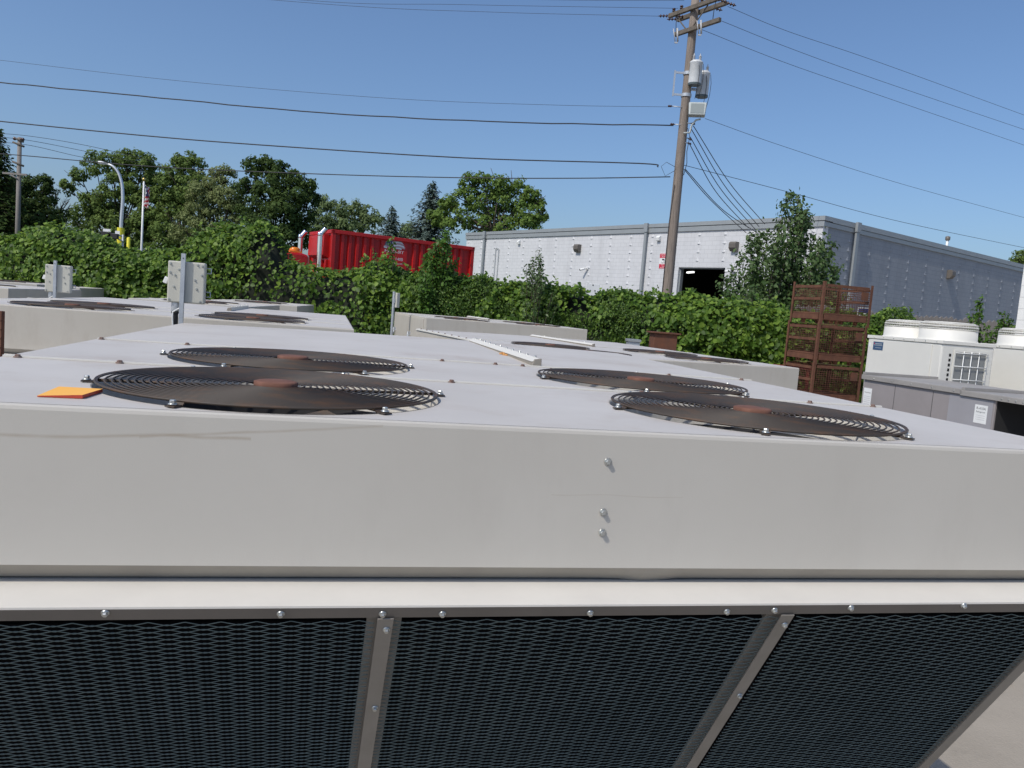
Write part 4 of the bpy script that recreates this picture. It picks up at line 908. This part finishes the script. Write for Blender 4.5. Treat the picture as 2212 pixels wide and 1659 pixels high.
# ------------------------------------------------------------------ red roll-off truck
pn = at(721, 496, 27.); zc = float(pn[2]); LC, WC, zb_ = 5.28, 2.3, 1.35; ac = R(32.5)
TR = thing('container_truck', 'red truck with chrome exhaust stacks carrying a ribbed red container behind the vines', 'truck', (pn[0], pn[1], 0), ac)
b = MB(); b.box(.06, LC, .06, .1, zb_, zc-.1); b.box(.06, LC, WC-.1, WC-.06, zb_, zc-.1); b.box(.0, .06, .06, WC-.06, zb_, zc-.1); b.box(LC, LC+.06, .06, WC-.06, zb_, zc-.1); b.box(.06, LC, .1, WC-.1, zb_, zb_+.06)
def rib(b, x, y, s): b.prism([(x-.085, y, zb_), (x-.045, y-s*.085, zb_), (x+.045, y-s*.085, zb_), (x+.085, y, zb_)][::(-1 if s > 0 else 1)], (0, 0, zc-.12-zb_))
emb = onpl(852, 531, pn, np.array([math.sin(ac), -math.cos(ac), 0])); ex = (emb-pn) @ np.array([math.cos(ac), math.sin(ac), 0]); ez = float(emb[2])
x = .33
while x < LC-.15:
    if abs(x-ex) > .58: rib(b, x, .06, 1)
    rib(b, x, WC-.06, -1); x += .268
b.build('container_wall', M['red'], TR)
b = MB(); hx = LC+.07
for (a, c_) in (((-.02, -.02, zc-.06), (hx, -.02, zc-.06)), ((-.02, WC+.02, zc-.06), (hx, WC+.02, zc-.06)), ((-.02, -.02, zc-.06), (-.02, WC+.02, zc-.06)), ((hx, -.02, zc-.06), (hx, WC+.02, zc-.06))):
    b.box(min(a[0], c_[0])-.055, max(a[0], c_[0])+.055, min(a[1], c_[1])-.055, max(a[1], c_[1])+.055, zc-.12+.001*random.random(), zc+.001*random.random())
for x in (0, LC+.05):
    for y in (0, WC-.01): b.box(x-.06, x+.07, y-.061, y+.07, zb_, zc-.121)
b.build('container_rim', M['red'], TR, bevel=.01)
b = MB(); b.prism([(-.001, .35, zc-.95), (-.001, .35, zc-.16), (-.2, .35, zc-.16), (-.22, .35, zc-.85)], (0, WC-.7, 0)); b.prism([(-.001, .35, zb_+.1), (-.001, .35, zc-1.0), (-.10, .35, zc-1.0), (-.16, .35, zb_+.1)], (0, .12, 0)); b.prism([(-.001, .85, zb_+.1), (-.001, .85, zc-1.0), (-.10, .85, zc-1.0), (-.16, .85, zb_+.1)], (0, .12, 0)); b.build('container_front', M['red'], TR, bevel=.01)
# plate with flag dome and lettering
b = MB(); b.box(ex-.5, ex+.5, -.012, .059, zb_+.2, zc-.16, 0)
ew, eh = .40, .36; nn = 26
for st in range(7):
    z0, z1 = st*eh/7, (st+1)*eh/7
    for k_ in range(nn):
        xa, xb_ = -ew+2*ew*k_/nn, -ew+2*ew*(k_+1)/nn; xm = (xa+xb_)/2; arc = eh*math.sqrt(max(0, 1-(xm/ew)**2)); wv = .02*math.sin(xm*11)
        za, zz = z0+wv, min(z1+wv, arc)
        if zz <= za+.004 or za < -.0: continue
        mi = 3 if (xm < -.10 and st >= 2) else (1 if st % 2 == 0 else 2)
        b.box(ex+xa, ex+xb_, -.016, -.0125, ez-.12+za, ez-.12+zz, mi)
for k_ in range(9):
    sx, sz = -.32+(k_ % 3)*.08, .12+(k_//3)*.055
    b.lathe([(.014, 0), (.013, .003)], 5, X=Matrix.Translation((ex+sx, -.0165, ez-.12+sz)) @ Matrix.Rotation(R(90), 4, 'X'), mi=1)
XT = lambda x, z: Matrix.Translation((ex+x, -.0135, ez+z)) @ Matrix.Rotation(R(90), 4, 'X')
add_text(b, 'MASONRY', .155, XT(0, -.255), 1); add_text(b, '1400', .15, XT(.2, -.50), 1); add_text(b, '...onry.net', .09, XT(.16, -.63), 1)
b.build('sign_panel', [M['red'], M['white'], mat('pale_red_stripe', (.5, .3, .3), .5), M['blue']], TR)
# cab, stacks, beacon, chassis and wheels
zr = float(at(650, 549, 27.5)[2])
b = MB(); pr = [(-.75, zr-1.5), (-.75, zr-.06), (-1.0, zr), (-2.1, zr-.04), (-2.45, zr-.16), (-2.8, zr-1.0), (-2.8, zr-1.5)]
b.prism([(x, .12, z) for x, z in pr], (0, WC-.24, 0)); b.box(-2.8, -.75, .12, WC-.12, .9, zr-1.501); cab = b.build('cab', M['redcab'], TR, bevel=.07)
b = MB(); b.prism([(-2.47, .3, zr-.22), (-2.5, .3, zr-.22), (-2.83, .3, zr-.98), (-2.8, .3, zr-.98)], (0, WC-.6, 0)); b.box(-2.2, -1.1, .10, .119, zr-1.0, zr-.3); b.build('cab_window', M['glass'], cab)
b = MB(); b.prism([(-2.81, .3, 1.0), (-2.81, .3, zr-1.05), (-4.0, .3, zr-1.35), (-4.1, .3, 1.0)], (0, WC-.6, 0)); b.build('engine_hood', M['redcab'], TR, bevel=.08)
for y in (.08, WC-.08):
    b = MB(); px_ = -.42; b.tube(smooth_path([(px_, y, 1.2), (px_, y, zr+.45), (px_, y, zr+.62), (px_+.05, y, zr+.72), (px_+.17, y-.02, zr+.88)], 28), .085, 14); b.build('exhaust_stack', M['chrome'], TR)
b = MB(); b.box(-1.35, -.95, .25, .62, zr+.002, zr+.05); b.lathe([(.17, .05), (.17, .13), (.12, .17), (0, .18)], 16, (-1.15, .43, zr)); b.build('beacon', M['amber'], cab)
b = MB()
for y in (.7, 1.0, 1.3): b.tube([(-2.2, y, zr+.06), (-1.6, y, zr+.07)], [.06, .025], 8)
b.build('air_horn', M['chrome'], cab)
b = MB(); b.box(-4.0, LC+.2, .7, .85, .85, 1.1); b.box(-4.0, LC+.2, WC-.85, WC-.7, .85, 1.1); b.box(0, LC+.2, .6, .8, 1.101, 1.349); b.box(0, LC+.2, WC-.8, WC-.6, 1.101, 1.349); b.build('chassis', M['black'], TR)
for x in (-3.2, 3.2, 4.5):
    for y in (.02, WC-.32):
        X = Matrix.Translation((x, y, .52)) @ Matrix.Rotation(R(-90), 4, 'X')
        b = MB(); b.lathe([(.28, 0), (.48, .01), (.52, .05), (.52, .25), (.48, .29), (.28, .30)], 24, X=X); wl = b.build('wheel', M['black'], TR)
        b = MB(); b.lathe([(.02, .05), (.12, .04), (.24, .08), (.285, .03), (.285, .27), (.0, .2)], 20, X=X); b.build('rim', M['chrome'], wl)
qd = pn+np.array([math.cos(ac), math.sin(ac), 0])*.9+np.array([-math.sin(ac), math.cos(ac), 0])*.5
b = MB(); b.lathe([(.28, .0), (.26, .14), (.15, .22), (0, .24)], 14); o = b.build('tarp_bundle', M['white']); o.location = (qd[0], qd[1], zc-.12); o.parent = None
bpy.data.objects.remove(o)

# ------------------------------------------------------------------ foliage
def noise2(seed, k=6, f=1.):
    r_ = np.random.default_rng(seed); A_ = r_.normal(0, f, (k, 2)); ph = r_.uniform(0, 6.28, k)
    return lambda x, y: sum(np.sin(A_[i, 0]*x+A_[i, 1]*y+ph[i]) for i in range(k))/math.sqrt(k)
def nrmz(a): return a/np.maximum(1e-9, np.linalg.norm(a, axis=1, keepdims=True))
def leaf_mesh(name, pos, nor, size, m, asp=.9, shape='rhomb', hang=.8, fold=.12):
    N = len(pos); nor = nrmz(nor); t = rng.normal(0, 1, (N, 3)); t[:, 2] -= hang*1.6
    t = nrmz(t-nor*np.sum(t*nor, 1, keepdims=True)); bb = np.cross(nor, t); s = np.asarray(size).reshape(-1, 1)*np.ones((N, 1))
    if shape == 'heart':
        P = [pos, pos+t*s*.18-bb*s*.40*asp+nor*s*fold, pos+t*s*.62-bb*s*.40*asp+nor*s*fold*.6, pos+t*s*1.05, pos+t*s*.62+bb*s*.40*asp+nor*s*fold*.6, pos+t*s*.18+bb*s*.40*asp+nor*s*fold]
        F = [(0, 1, 2, 3), (0, 3, 4, 5)]
    else:
        P = [pos, pos+t*s*.5-bb*s*.5*asp+nor*s*fold, pos+t*s, pos+t*s*.5+bb*s*.5*asp+nor*s*fold]; F = [(0, 1, 2), (0, 2, 3)] if False else [(0, 1, 2, 3)]
    k_ = len(P); V = np.stack(P, 1).reshape(-1, 3); fc = np.array(F); nf, nv = fc.shape
    idx = (fc[None]+(np.arange(N)*k_)[:, None, None]).reshape(-1)
    me = bpy.data.meshes.new(name); me.vertices.add(len(V)); me.vertices.foreach_set('co', V.astype(np.float32).ravel())
    me.loops.add(len(idx)); me.loops.foreach_set('vertex_index', idx.astype(np.int32)); me.polygons.add(N*nf)
    me.polygons.foreach_set('loop_start', np.arange(0, len(idx), nv, dtype=np.int32)); me.polygons.foreach_set('loop_total', np.full(N*nf, nv, dtype=np.int32))
    me.update(calc_edges=True); me.materials.append(m); return me
# vine hedge ---------------------------------------------------------
tl = [(-460, 500), (-300, 515), (-90, 518), (0, 512), (55, 500), (90, 488), (120, 489), (160, 499), (215, 508), (255, 535), (300, 545), (350, 541), (395, 530), (425, 508), (445, 494), (480, 485), (525, 478), (585, 488), (604, 512), (614, 566), (640, 576), (663, 584), (700, 590), (760, 586), (795, 560), (850, 562), (885, 582), (950, 594), (1008, 602), (1040, 597), (1090, 614), (1130, 606), (1165, 610), (1200, 620), (1240, 622), (1262, 628), (1272, 642), (1286, 642), (1296, 626), (1345, 630), (1400, 634), (1440, 636), (1500, 638), (1540, 650), (1600, 656), (1690, 660), (1745, 664), (1840, 672), (1866, 690), (1905, 686), (1925, 670), (1952, 676), (1968, 700), (1995, 735)]
yl = [(-460, 20.8), (-90, 20.6), (0, 20.4), (600, 19.2), (1000, 18.4), (1700, 17.2), (2000, 18.2)]
tx = np.array([p[0] for p in tl], float); ty = np.array([p[1] for p in tl], float)
hY = lambda px: np.interp(px, [p[0] for p in yl], [p[1] for p in yl])
gp = np.linspace(-460, 1995, 300); base = np.array([at(p, np.interp(p, tx, ty), float(hY(p))) for p in gp])
hx_, hy_, hz_ = base[:, 0], base[:, 1], base[:, 2]
f1, f2, f3 = noise2(1, 7, 1.3), noise2(2, 8, 3.2), noise2(3, 7, 1.8); fb_ = noise2(9, 6, 6.)
def hedge_pts(N, zlo):
    u = rng.uniform(0, 1, N); X = np.interp(u, np.linspace(0, 1, 300), hx_); i = np.argsort(hx_)
    Yc = np.interp(X, hx_, hy_); Zt = np.interp(X, hx_, hz_)+.07*f2(X*1.4, 0)
    z = zlo+(Zt-zlo)*rng.uniform(0, 1, N)**.8
    return X, Yc, Zt, z
def bulge(X, z): return .20*f1(X, z)+.11*f2(X, z)+.05*fb_(X, z)
VH = thing('vine_hedge', 'long tall hedge of broad leaved vines over a fence behind the units', 'hedge', (0, 18.5, 0))
N = 76000; X, Yc, Zt, z = hedge_pts(N, .35)
dens = f3(X*1.0, z*1.4)*.55+.45+.3*f2(X*.8, z*.9)
keep = rng.uniform(0, 1, N) < np.clip(.3+dens, .13, 1); X, Yc, Zt, z = X[keep], Yc[keep], Zt[keep], z[keep]; N = len(X)
rel = np.clip((Zt-z)/.5, 0, 1); dep = .05+.55*np.sqrt(rel)
e_ = .04; bx_ = bulge(X, z); gx = (bulge(X+e_, z)-bx_)/e_; gz = (bulge(X, z+e_)-bx_)/e_
y = Yc-(bx_+dep)+rng.uniform(-.08, .15, N)
nor = np.stack([gx*-.9*-1*-1, -np.ones(N), .55+gz*.9*1.+(1-rel)*1.0], 1); nor = nrmz(nor)+rng.normal(0, .42, (N, 3))
pos = np.stack([X, y-18.5, z], 1)
kind = (noise2(21, 6, .9)(X, z)+.35*noise2(22, 6, 3.)(X, z) > .15) & (X > -5.5)
sz_ = rng.uniform(.055, .125, N)*rng.choice([.7, 1, 1.15], N)
link('foliage', leaf_mesh('foliage', pos[~kind], nor[~kind], sz_[~kind], M['vine'], .95, 'heart', 1.0), VH)
pk = np.concatenate([pos[kind]+rng.normal(0, .04, (kind.sum(), 3)) for _ in range(3)]); nk = np.concatenate([nor[kind]+rng.normal(0, .3, (kind.sum(), 3)) for _ in range(3)])
link('foliage', leaf_mesh('foliage', pk, nk, rng.uniform(.035, .075, len(pk)), M['vine3'], .6, 'heart', 1.0), VH)
N = 10500; u = rng.uniform(0, 1, N); X = np.interp(u, np.linspace(0, 1, 300), hx_); Yc = np.interp(X, hx_, hy_); Zt = np.interp(X, hx_, hz_)+.07*f2(X*1.4, 0)   # the top and the far side
y = Yc+rng.uniform(-.2, .75, N); z = Zt-.05+.10*rng.normal(0, 1, N)*(.6+.4*f2(X*2, y))-.25*np.abs((y-Yc)/.8)**2
pp_, nn_, ss_ = [], [], []
for k_ in range(70):                               # loose shoots above the top
    i = random.randrange(5, 295); a = random.uniform(-1, 1); ln = random.uniform(.08, .28)
    for q_ in range(random.randint(3, 8)):
        t = q_/8*ln; pp_.append((hx_[i]+a*t*.9+random.uniform(-.03, .03), hy_[i]-18.5-.2+random.uniform(-.05, .05), hz_[i]+t)); nn_.append((random.uniform(-1, 1), -1, random.uniform(0, 1))); ss_.append(random.uniform(.04, .085))
pa = np.concatenate([np.stack([X, y-18.5, z], 1), np.array(pp_)]); na = np.concatenate([np.array([0, -.5, 1.])+rng.normal(0, .5, (N, 3)), np.array(nn_)]); sa = np.concatenate([rng.uniform(.06, .12, N), np.array(ss_)])
link('foliage', leaf_mesh('foliage', pa, na, sa, M['vine'], .95, 'heart', .4), VH)
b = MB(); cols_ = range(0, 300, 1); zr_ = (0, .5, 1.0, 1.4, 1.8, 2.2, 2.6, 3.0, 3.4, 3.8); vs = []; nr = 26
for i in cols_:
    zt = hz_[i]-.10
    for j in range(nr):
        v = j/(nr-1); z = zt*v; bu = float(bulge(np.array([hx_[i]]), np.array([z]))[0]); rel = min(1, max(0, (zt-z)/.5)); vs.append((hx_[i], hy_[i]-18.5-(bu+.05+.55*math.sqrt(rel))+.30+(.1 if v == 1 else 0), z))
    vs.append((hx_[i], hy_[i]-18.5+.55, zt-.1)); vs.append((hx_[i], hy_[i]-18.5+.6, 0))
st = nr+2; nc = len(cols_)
b.add(vs, [(i*st+j, (i+1)*st+j, (i+1)*st+j+1, i*st+j+1) for i in range(nc-1) for j in range(st-1)], 0, True); b.build('stems', M['vineshade'], VH)  # near-black backing sheet, its colour standing in for shade inside the hedge

def shrub(name, label, cat, px, py_top, Y, stems, spread, leaf, m, dens, zlow=.2, basepx=None, group=None, up=1., asp=.55, first=.25, lean=0, taper=.45, arc=1.5):
    top = at(px, py_top, Y); bx2 = float(at(basepx if basepx else px, py_top+100, Y)[0]); Ht = float(top[2]); root = thing(name, label, cat, (bx2, Y, 0), 0, group)
    lx = float(top[0])-bx2; b = MB(); pos, nor, sz = [], [], []
    for s_ in range(stems):
        a = random.uniform(0, 6.283); k_ = random.random()**.6; h = Ht*(1-taper*k_**1.3*random.uniform(.55, 1)) if s_ else Ht
        ex_, ey_ = (math.cos(a)*spread*k_, math.sin(a)*spread*k_) if s_ else (0, 0)
        P = []
        for i in range(9):
            v = i/8; c_ = v**arc; P.append((ex_*c_+lx*v+.04*spread*math.sin(3*v+a), ey_*c_+.04*spread*math.cos(4*v+a), max(.0, h*v)))
        r_ = .012*Ht/3+.008; b.tube(P, [r_*(1.2-v/8*1.05) for v in range(9)], 5)
        L_ = dens
        for q_ in range(L_):
            v = first+(1-first)*random.random()**.8; f_ = v*8; i = min(7, int(f_)); w_ = f_-i; p = [P[i][c]*(1-w_)+P[i+1][c]*w_ for c in range(3)]
            if p[2] < zlow: continue
            rr = abs(random.gauss(0, 1))*spread*.26*(1.15-v)+.02; a2 = random.uniform(0, 6.283); tw = (math.cos(a2)*rr, math.sin(a2)*rr, rr*.55*up)
            pos.append((p[0]+tw[0], p[1]+tw[1], p[2]+tw[2])); nor.append((tw[0]+random.gauss(0, .12), tw[1]+random.gauss(0, .12)-.05, .12+random.gauss(0, .12))); sz.append(leaf*random.uniform(.6, 1.25))
    b.build('stems', M['bark'], root)
    link('foliage', leaf_mesh('foliage', np.array(pos), np.array(nor), np.array(sz), m, asp, 'rhomb', .5), root); return root
shrub('sapling', 'tall leafy sapling rising from the vines before the right end of the red container', 'sapling', 962, 497, 18.0, 24, .62, .11, M['vine2'], 210, 1.2, basepx=962, up=.8, first=.45)
shrub('sapling', 'thin sapling rising from the vines over the emblem of the red container', 'sapling', 846, 512, 18.3, 7, .30, .10, M['vine2'], 90, 1.2, basepx=828, up=.8, first=.5)
shrub('sapling', 'wide sapling left of the emblem with broken outline', 'sapling', 812, 540, 18.4, 9, .38, .10, M['vine2'], 110, 1.2, basepx=806, up=.6, first=.5)
shrub('sapling', 'wispy thin leaved sapling standing against the bright block wall', 'sapling', 1165, 540, 17.7, 22, .52, .085, M['elm'], 110, 1.2, basepx=1158, up=1.6, asp=.42, first=.45)
shrub('weed', 'tall yellow green weed before the shaded block wall near the right edge', 'weed', 2121, 640, 15.5, 9, .30, .085, M['vine2'], 190, .5, basepx=2116, first=.3)
shrub('bush', 'low leafy bush between the tall weed and the white block wall', 'bush', 2172, 678, 15.2, 18, .62, .075, M['vine2'], 170, .5, first=.35)
shrub('street_tree', 'small upright tree in front of the warehouse corner, wires passing above it', 'tree', 1712, 420, 21.5, 64, 1.75, .125, M['elm'], 340, 1.0, basepx=1690, up=1.4, first=.22, asp=.6, taper=.66, arc=1.05)
shrub('bush', 'low spreading bush left of the small upright tree', 'bush', 1625, 618, 20.0, 18, .75, .095, M['elm'], 130, 1.0, basepx=1630, up=1., first=.4, asp=.6)
# trees --------------------------------------------------------------
def tree(label, Y, blobs, m, leaf_, dens=1., base=None, name='tree', cat='tree', droop=0, gap=.0, group='trees beyond the road'):
    pts = []; leaf = leaf_*.50
    for (px, py, rp) in blobs:
        Yb = Y+random.uniform(-.35, .35)*rp/1720*Y*1.5; c_ = at(px, py, Yb); pts.append((c_, rp/1720*Y))
    bx2 = base if base is not None else sum(float(c_[0]) for c_, r_ in pts)/len(pts); root = thing(name, label, cat, (bx2, Y, 0), 0, group)
    pos, nor, sz = [], [], []
    for c_, r_ in pts:
        ns = int(20+10*random.random())
        sub = []
        for i in range(ns):
            d_ = Vector((random.gauss(0, 1), random.gauss(0, 1), random.gauss(0, .9)+.12)).normalized(); rad = r_*random.uniform(.45, .98); sub.append((Vector(c_)+d_*rad, r_*random.uniform(.22, .46), d_))
        for sc_, sr, d_ in sub:
            n_ = int(dens*11*(sr/leaf)**2)+8; q_ = rng.normal(0, 1, (n_, 3)); q_ = nrmz(q_)*(rng.uniform(.3, 1, (n_, 1))**.5); q_[:, 2] *= .62
            p_ = np.array(sc_)+q_*sr; 
            if droop: p_[:, 2] -= droop*sr*np.abs(q_[:, 0])
            pos.append(p_); nor.append(q_*1.0+np.array(d_)*.5+np.array([0, 0, .35])+rng.normal(0, .35, (n_, 3))); sz.append(rng.uniform(.6, 1.3, n_)*leaf)
    pos = np.concatenate(pos)-np.array([bx2, Y, 0]); nor = np.concatenate(nor); sz = np.concatenate(sz)
    k_ = pos[:, 2] > .5
    b = MB(); zlow = min(float(c_[2])-r_ for c_, r_ in pts); hub_ = Vector((0, 0, max(1.2, zlow+.5))); tr_ = .16+.018*max(float(c_[2]) for c_, r_ in pts)
    b.tube([(0, 0, 0), (0, 0, hub_.z*.5), hub_], [tr_*1.25, tr_, tr_*.85], 9)
    for c_, r_ in pts:
        e2 = Vector(c_)-Vector((bx2, Y, 0)); mid = hub_.lerp(e2, .5)+Vector((random.uniform(-.2, .2), 0, .15*r_)); b.tube(smooth_path([hub_, mid, e2+Vector((0, 0, r_*.3))], 10), [tr_*.26*(1-.085*i) for i in range(11)][:len(smooth_path([hub_, mid, e2], 10))], 6)
        for q2 in range(3): b.tube([e2.lerp(mid, .3), e2+Vector((random.gauss(0, .5), random.gauss(0, .5), random.gauss(.3, .4)))*r_], [tr_*.10, .015], 4)
    b.build('trunk', M['bark'], root)
    link('crown', leaf_mesh('crown', pos[k_], nor[k_], sz[k_], m, .75, 'rhomb', .3+droop), root); return root
tree('dark broad tree behind the distant pole at the left edge', 62, [(70, 440, 34), (100, 425, 26), (45, 470, 40), (95, 480, 40), (120, 470, 26), (20, 450, 34), (75, 465, 34), (55, 415, 20), (60, 396, 22), (92, 398, 22), (28, 405, 30), (10, 430, 34), (70, 500, 40), (0, 480, 36), (20, 515, 34), (110, 515, 34)], M['tree_c'], .42)
tree('tall arching tree behind the street lamp, gaps of sky in its crown', 66, [(205, 352, 26), (240, 346, 26), (278, 342, 26), (312, 352, 26), (170, 380, 20), (145, 402, 16), (330, 375, 28), (270, 380, 24), (200, 425, 26), (235, 440, 36), (280, 425, 36), (320, 440, 40), (180, 470, 36), (230, 490, 40), (290, 490, 40), (340, 480, 36), (150, 515, 32), (200, 522, 32), (260, 525, 34), (310, 528, 34), (245, 400, 30), (300, 400, 34), (345, 420, 26), (215, 455, 30), (310, 485, 30)], M['tree_a'], .42, droop=.3)
tree('tall tree with a high rounded top right of the flagpole', 64, [(395, 348, 24), (420, 355, 22), (378, 372, 26), (430, 384, 24), (365, 405, 30), (405, 410, 34), (360, 450, 34), (400, 460, 34), (350, 490, 30), (340, 525, 32), (385, 515, 34), (420, 510, 30), (380, 430, 30), (425, 420, 26)], M['tree_a'], .40)
tree('pale grey green tree between the flagpole and the darkest tree', 60, [(455, 392, 30), (485, 380, 24), (430, 425, 34), (470, 440, 40), (500, 430, 34), (415, 470, 30), (455, 490, 40), (500, 490, 36), (400, 510, 30), (450, 415, 28), (520, 460, 28), (480, 510, 34)], M['tree_b'], .36)
tree('largest dark green tree left of the red container', 57, [(545, 362, 24), (575, 352, 18), (600, 372, 28), (640, 388, 24), (668, 404, 20), (540, 405, 32), (585, 410, 40), (630, 425, 40), (672, 430, 22), (550, 460, 44), (610, 470, 48), (655, 470, 34), (560, 510, 40), (620, 515, 44), (668, 505, 26)], M['tree_c'], .40, dens=1.15)
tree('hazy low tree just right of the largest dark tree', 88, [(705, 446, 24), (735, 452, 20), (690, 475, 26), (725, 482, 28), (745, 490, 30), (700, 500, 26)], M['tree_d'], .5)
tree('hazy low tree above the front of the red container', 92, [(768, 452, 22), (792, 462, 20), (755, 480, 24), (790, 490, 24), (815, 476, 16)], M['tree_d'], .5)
tree('broad bright green tree behind the left end of the warehouse', 58, [(1015, 392, 22), (1045, 388, 18), (1080, 396, 24), (1115, 402, 24), (1145, 420, 24), (1162, 440, 18), (1000, 428, 28), (1045, 430, 34), (1090, 435, 36), (1130, 455, 34), (965, 440, 22), (950, 470, 26), (990, 480, 34), (1040, 480, 34), (1090, 485, 34), (1150, 480, 28), (1170, 465, 14)], M['tree_e'], .38, droop=.4)
tree('dark tree behind the warehouse at the right edge', 75, [(2200, 562, 20), (2225, 556, 26), (2250, 570, 26), (2215, 585, 24)], M['tree_a'], .4)
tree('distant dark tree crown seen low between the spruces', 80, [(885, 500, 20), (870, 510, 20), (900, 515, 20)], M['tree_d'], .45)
def spruce(label, px, py_top, Y, wbase_px, m, leaf=.34, group='conifers beyond the road', dens=1.):
    top = at(px, py_top, Y); Ht = float(top[2]); Rb = wbase_px/1720*Y/2; root = thing('spruce', label, 'spruce tree', (top[0], Y, 0), 0, group)
    b = MB(); b.tube([(0, 0, 0), (0, 0, Ht*.96)], [.03*Ht*.7, .02], 8); pos, nor, sz = [], [], []; z = .6
    while z < Ht-.15:
        v = z/Ht; rad = Rb*(1-v)**.82+.08; nb = max(4, int(9*(1-v)+4)); off = random.random()*6.28
        for i in range(nb):
            a = off+i*6.283/nb+random.uniform(-.25, .25); rl = rad*random.uniform(.72, 1.12); nl = max(3, int(dens*10*rl/leaf*.55))
            if rl > .5: b.tube([(0, 0, z), (math.cos(a)*rl*.9, math.sin(a)*rl*.9, z-.16*rl)], [.03, .01], 4)
            for q_ in range(nl):
                t_ = random.uniform(.12, 1); p = (math.cos(a)*rl*t_, math.sin(a)*rl*t_, z-.20*rl*t_+.12*rl*t_*t_+random.gauss(0, .07)); s2 = leaf*random.uniform(.6, 1.2)*(1.1-.35*t_)
                pos.append((p[0]+random.gauss(0, .09*rl), p[1]+random.gauss(0, .09*rl), p[2])); nor.append((math.cos(a)*.45+random.gauss(0, .3), math.sin(a)*.45+random.gauss(0, .3), .9+random.gauss(0, .2))); sz.append(s2)
        z += max(.14, .30*(1-v)+.12)*.85
    for q_ in range(26): pos.append((random.gauss(0, .05), random.gauss(0, .05), Ht-random.random()*.9)); nor.append((random.gauss(0, 1), random.gauss(0, 1), .3)); sz.append(leaf*.6)
    b.build('trunk', M['bark'], root); link('crown', leaf_mesh('crown', np.array(pos), np.array(nor), np.array(sz), m, .55, 'rhomb', .5), root); return root
spruce('tall blue green spruce between the red container and the warehouse', 935, 390, 60, 262, M['spruce'])
spruce('shorter blue green spruce above the middle of the red container', 848, 446, 64, 205, M['spruce'])
spruce('dark spruce cut off by the left edge', -6, 272, 58, 230, M['tree_c'], .4)
# bare dead branches by the distant pole
q = at(92, 440, 63); DT = thing('dead_tree', 'bare dead tree top with thin branches right of the distant pole', 'tree', (q[0], 63, 0)); zq = float(q[2]); b = MB()
b.tube([(0, 0, 0), (0, 0, zq-2)], [.3, .16], 8); tw = MB()
def grow(p, d, ln, r_, lv):
    e2 = p+d*ln; tw.tube([p, p.lerp(e2, .5)+Vector((random.gauss(0, .06), 0, .05))*ln, e2], [r_, r_*.8, r_*.55], 5)
    if lv: 
        for i in range(3): grow(p.lerp(e2, random.uniform(.5, 1)), (d+Vector((random.gauss(0, .55), random.gauss(0, .4), random.uniform(-.1, .5)))).normalized(), ln*random.uniform(.5, .75), r_*.6, lv-1)
for dx in (-.6, 0, .7): grow(Vector((0, 0, zq-2)), Vector((dx, .1, 1)).normalized(), 1.9, .09, 3)
b.build('trunk', M['bark'], DT); tw.build('branches', M['bark'], DT)
b = MB(); q = at(1280, 628, 20.5); b.box(-.17, .17, -.02, .02, 0, q[2]+.18); 
for x, z in ((-.06, q[2]+.0), (.06, q[2]), (.0, q[2]+.14)): b.lathe([(.02, 0), (.018, .004)], 8, X=Matrix.Translation((x, -.0205, z)) @ Matrix.Rotation(R(90), 4, 'X'), mi=1)
o = b.build('white_panel', [M['white'], M['ink']], bevel=.01); o.location = (q[0], 20.5, 0); tag(o, 'white panel with small dark dots standing just above the vine tops', 'panel')

p_ = atz(2180, 1475, .004); lf = leaf_mesh('fallen_leaf', np.array([[0, 0, .004]]), np.array([[.2, .1, 1.]]), np.array([.085]), mat('dry_leaf', (.26, .13, .06), .8), .8, 'heart', 0, .3)
o = link('fallen_leaf', lf, None, (p_[0], p_[1], 0)); tag(o, 'dry brown leaf lying on the sunlit concrete at the right', 'leaf')
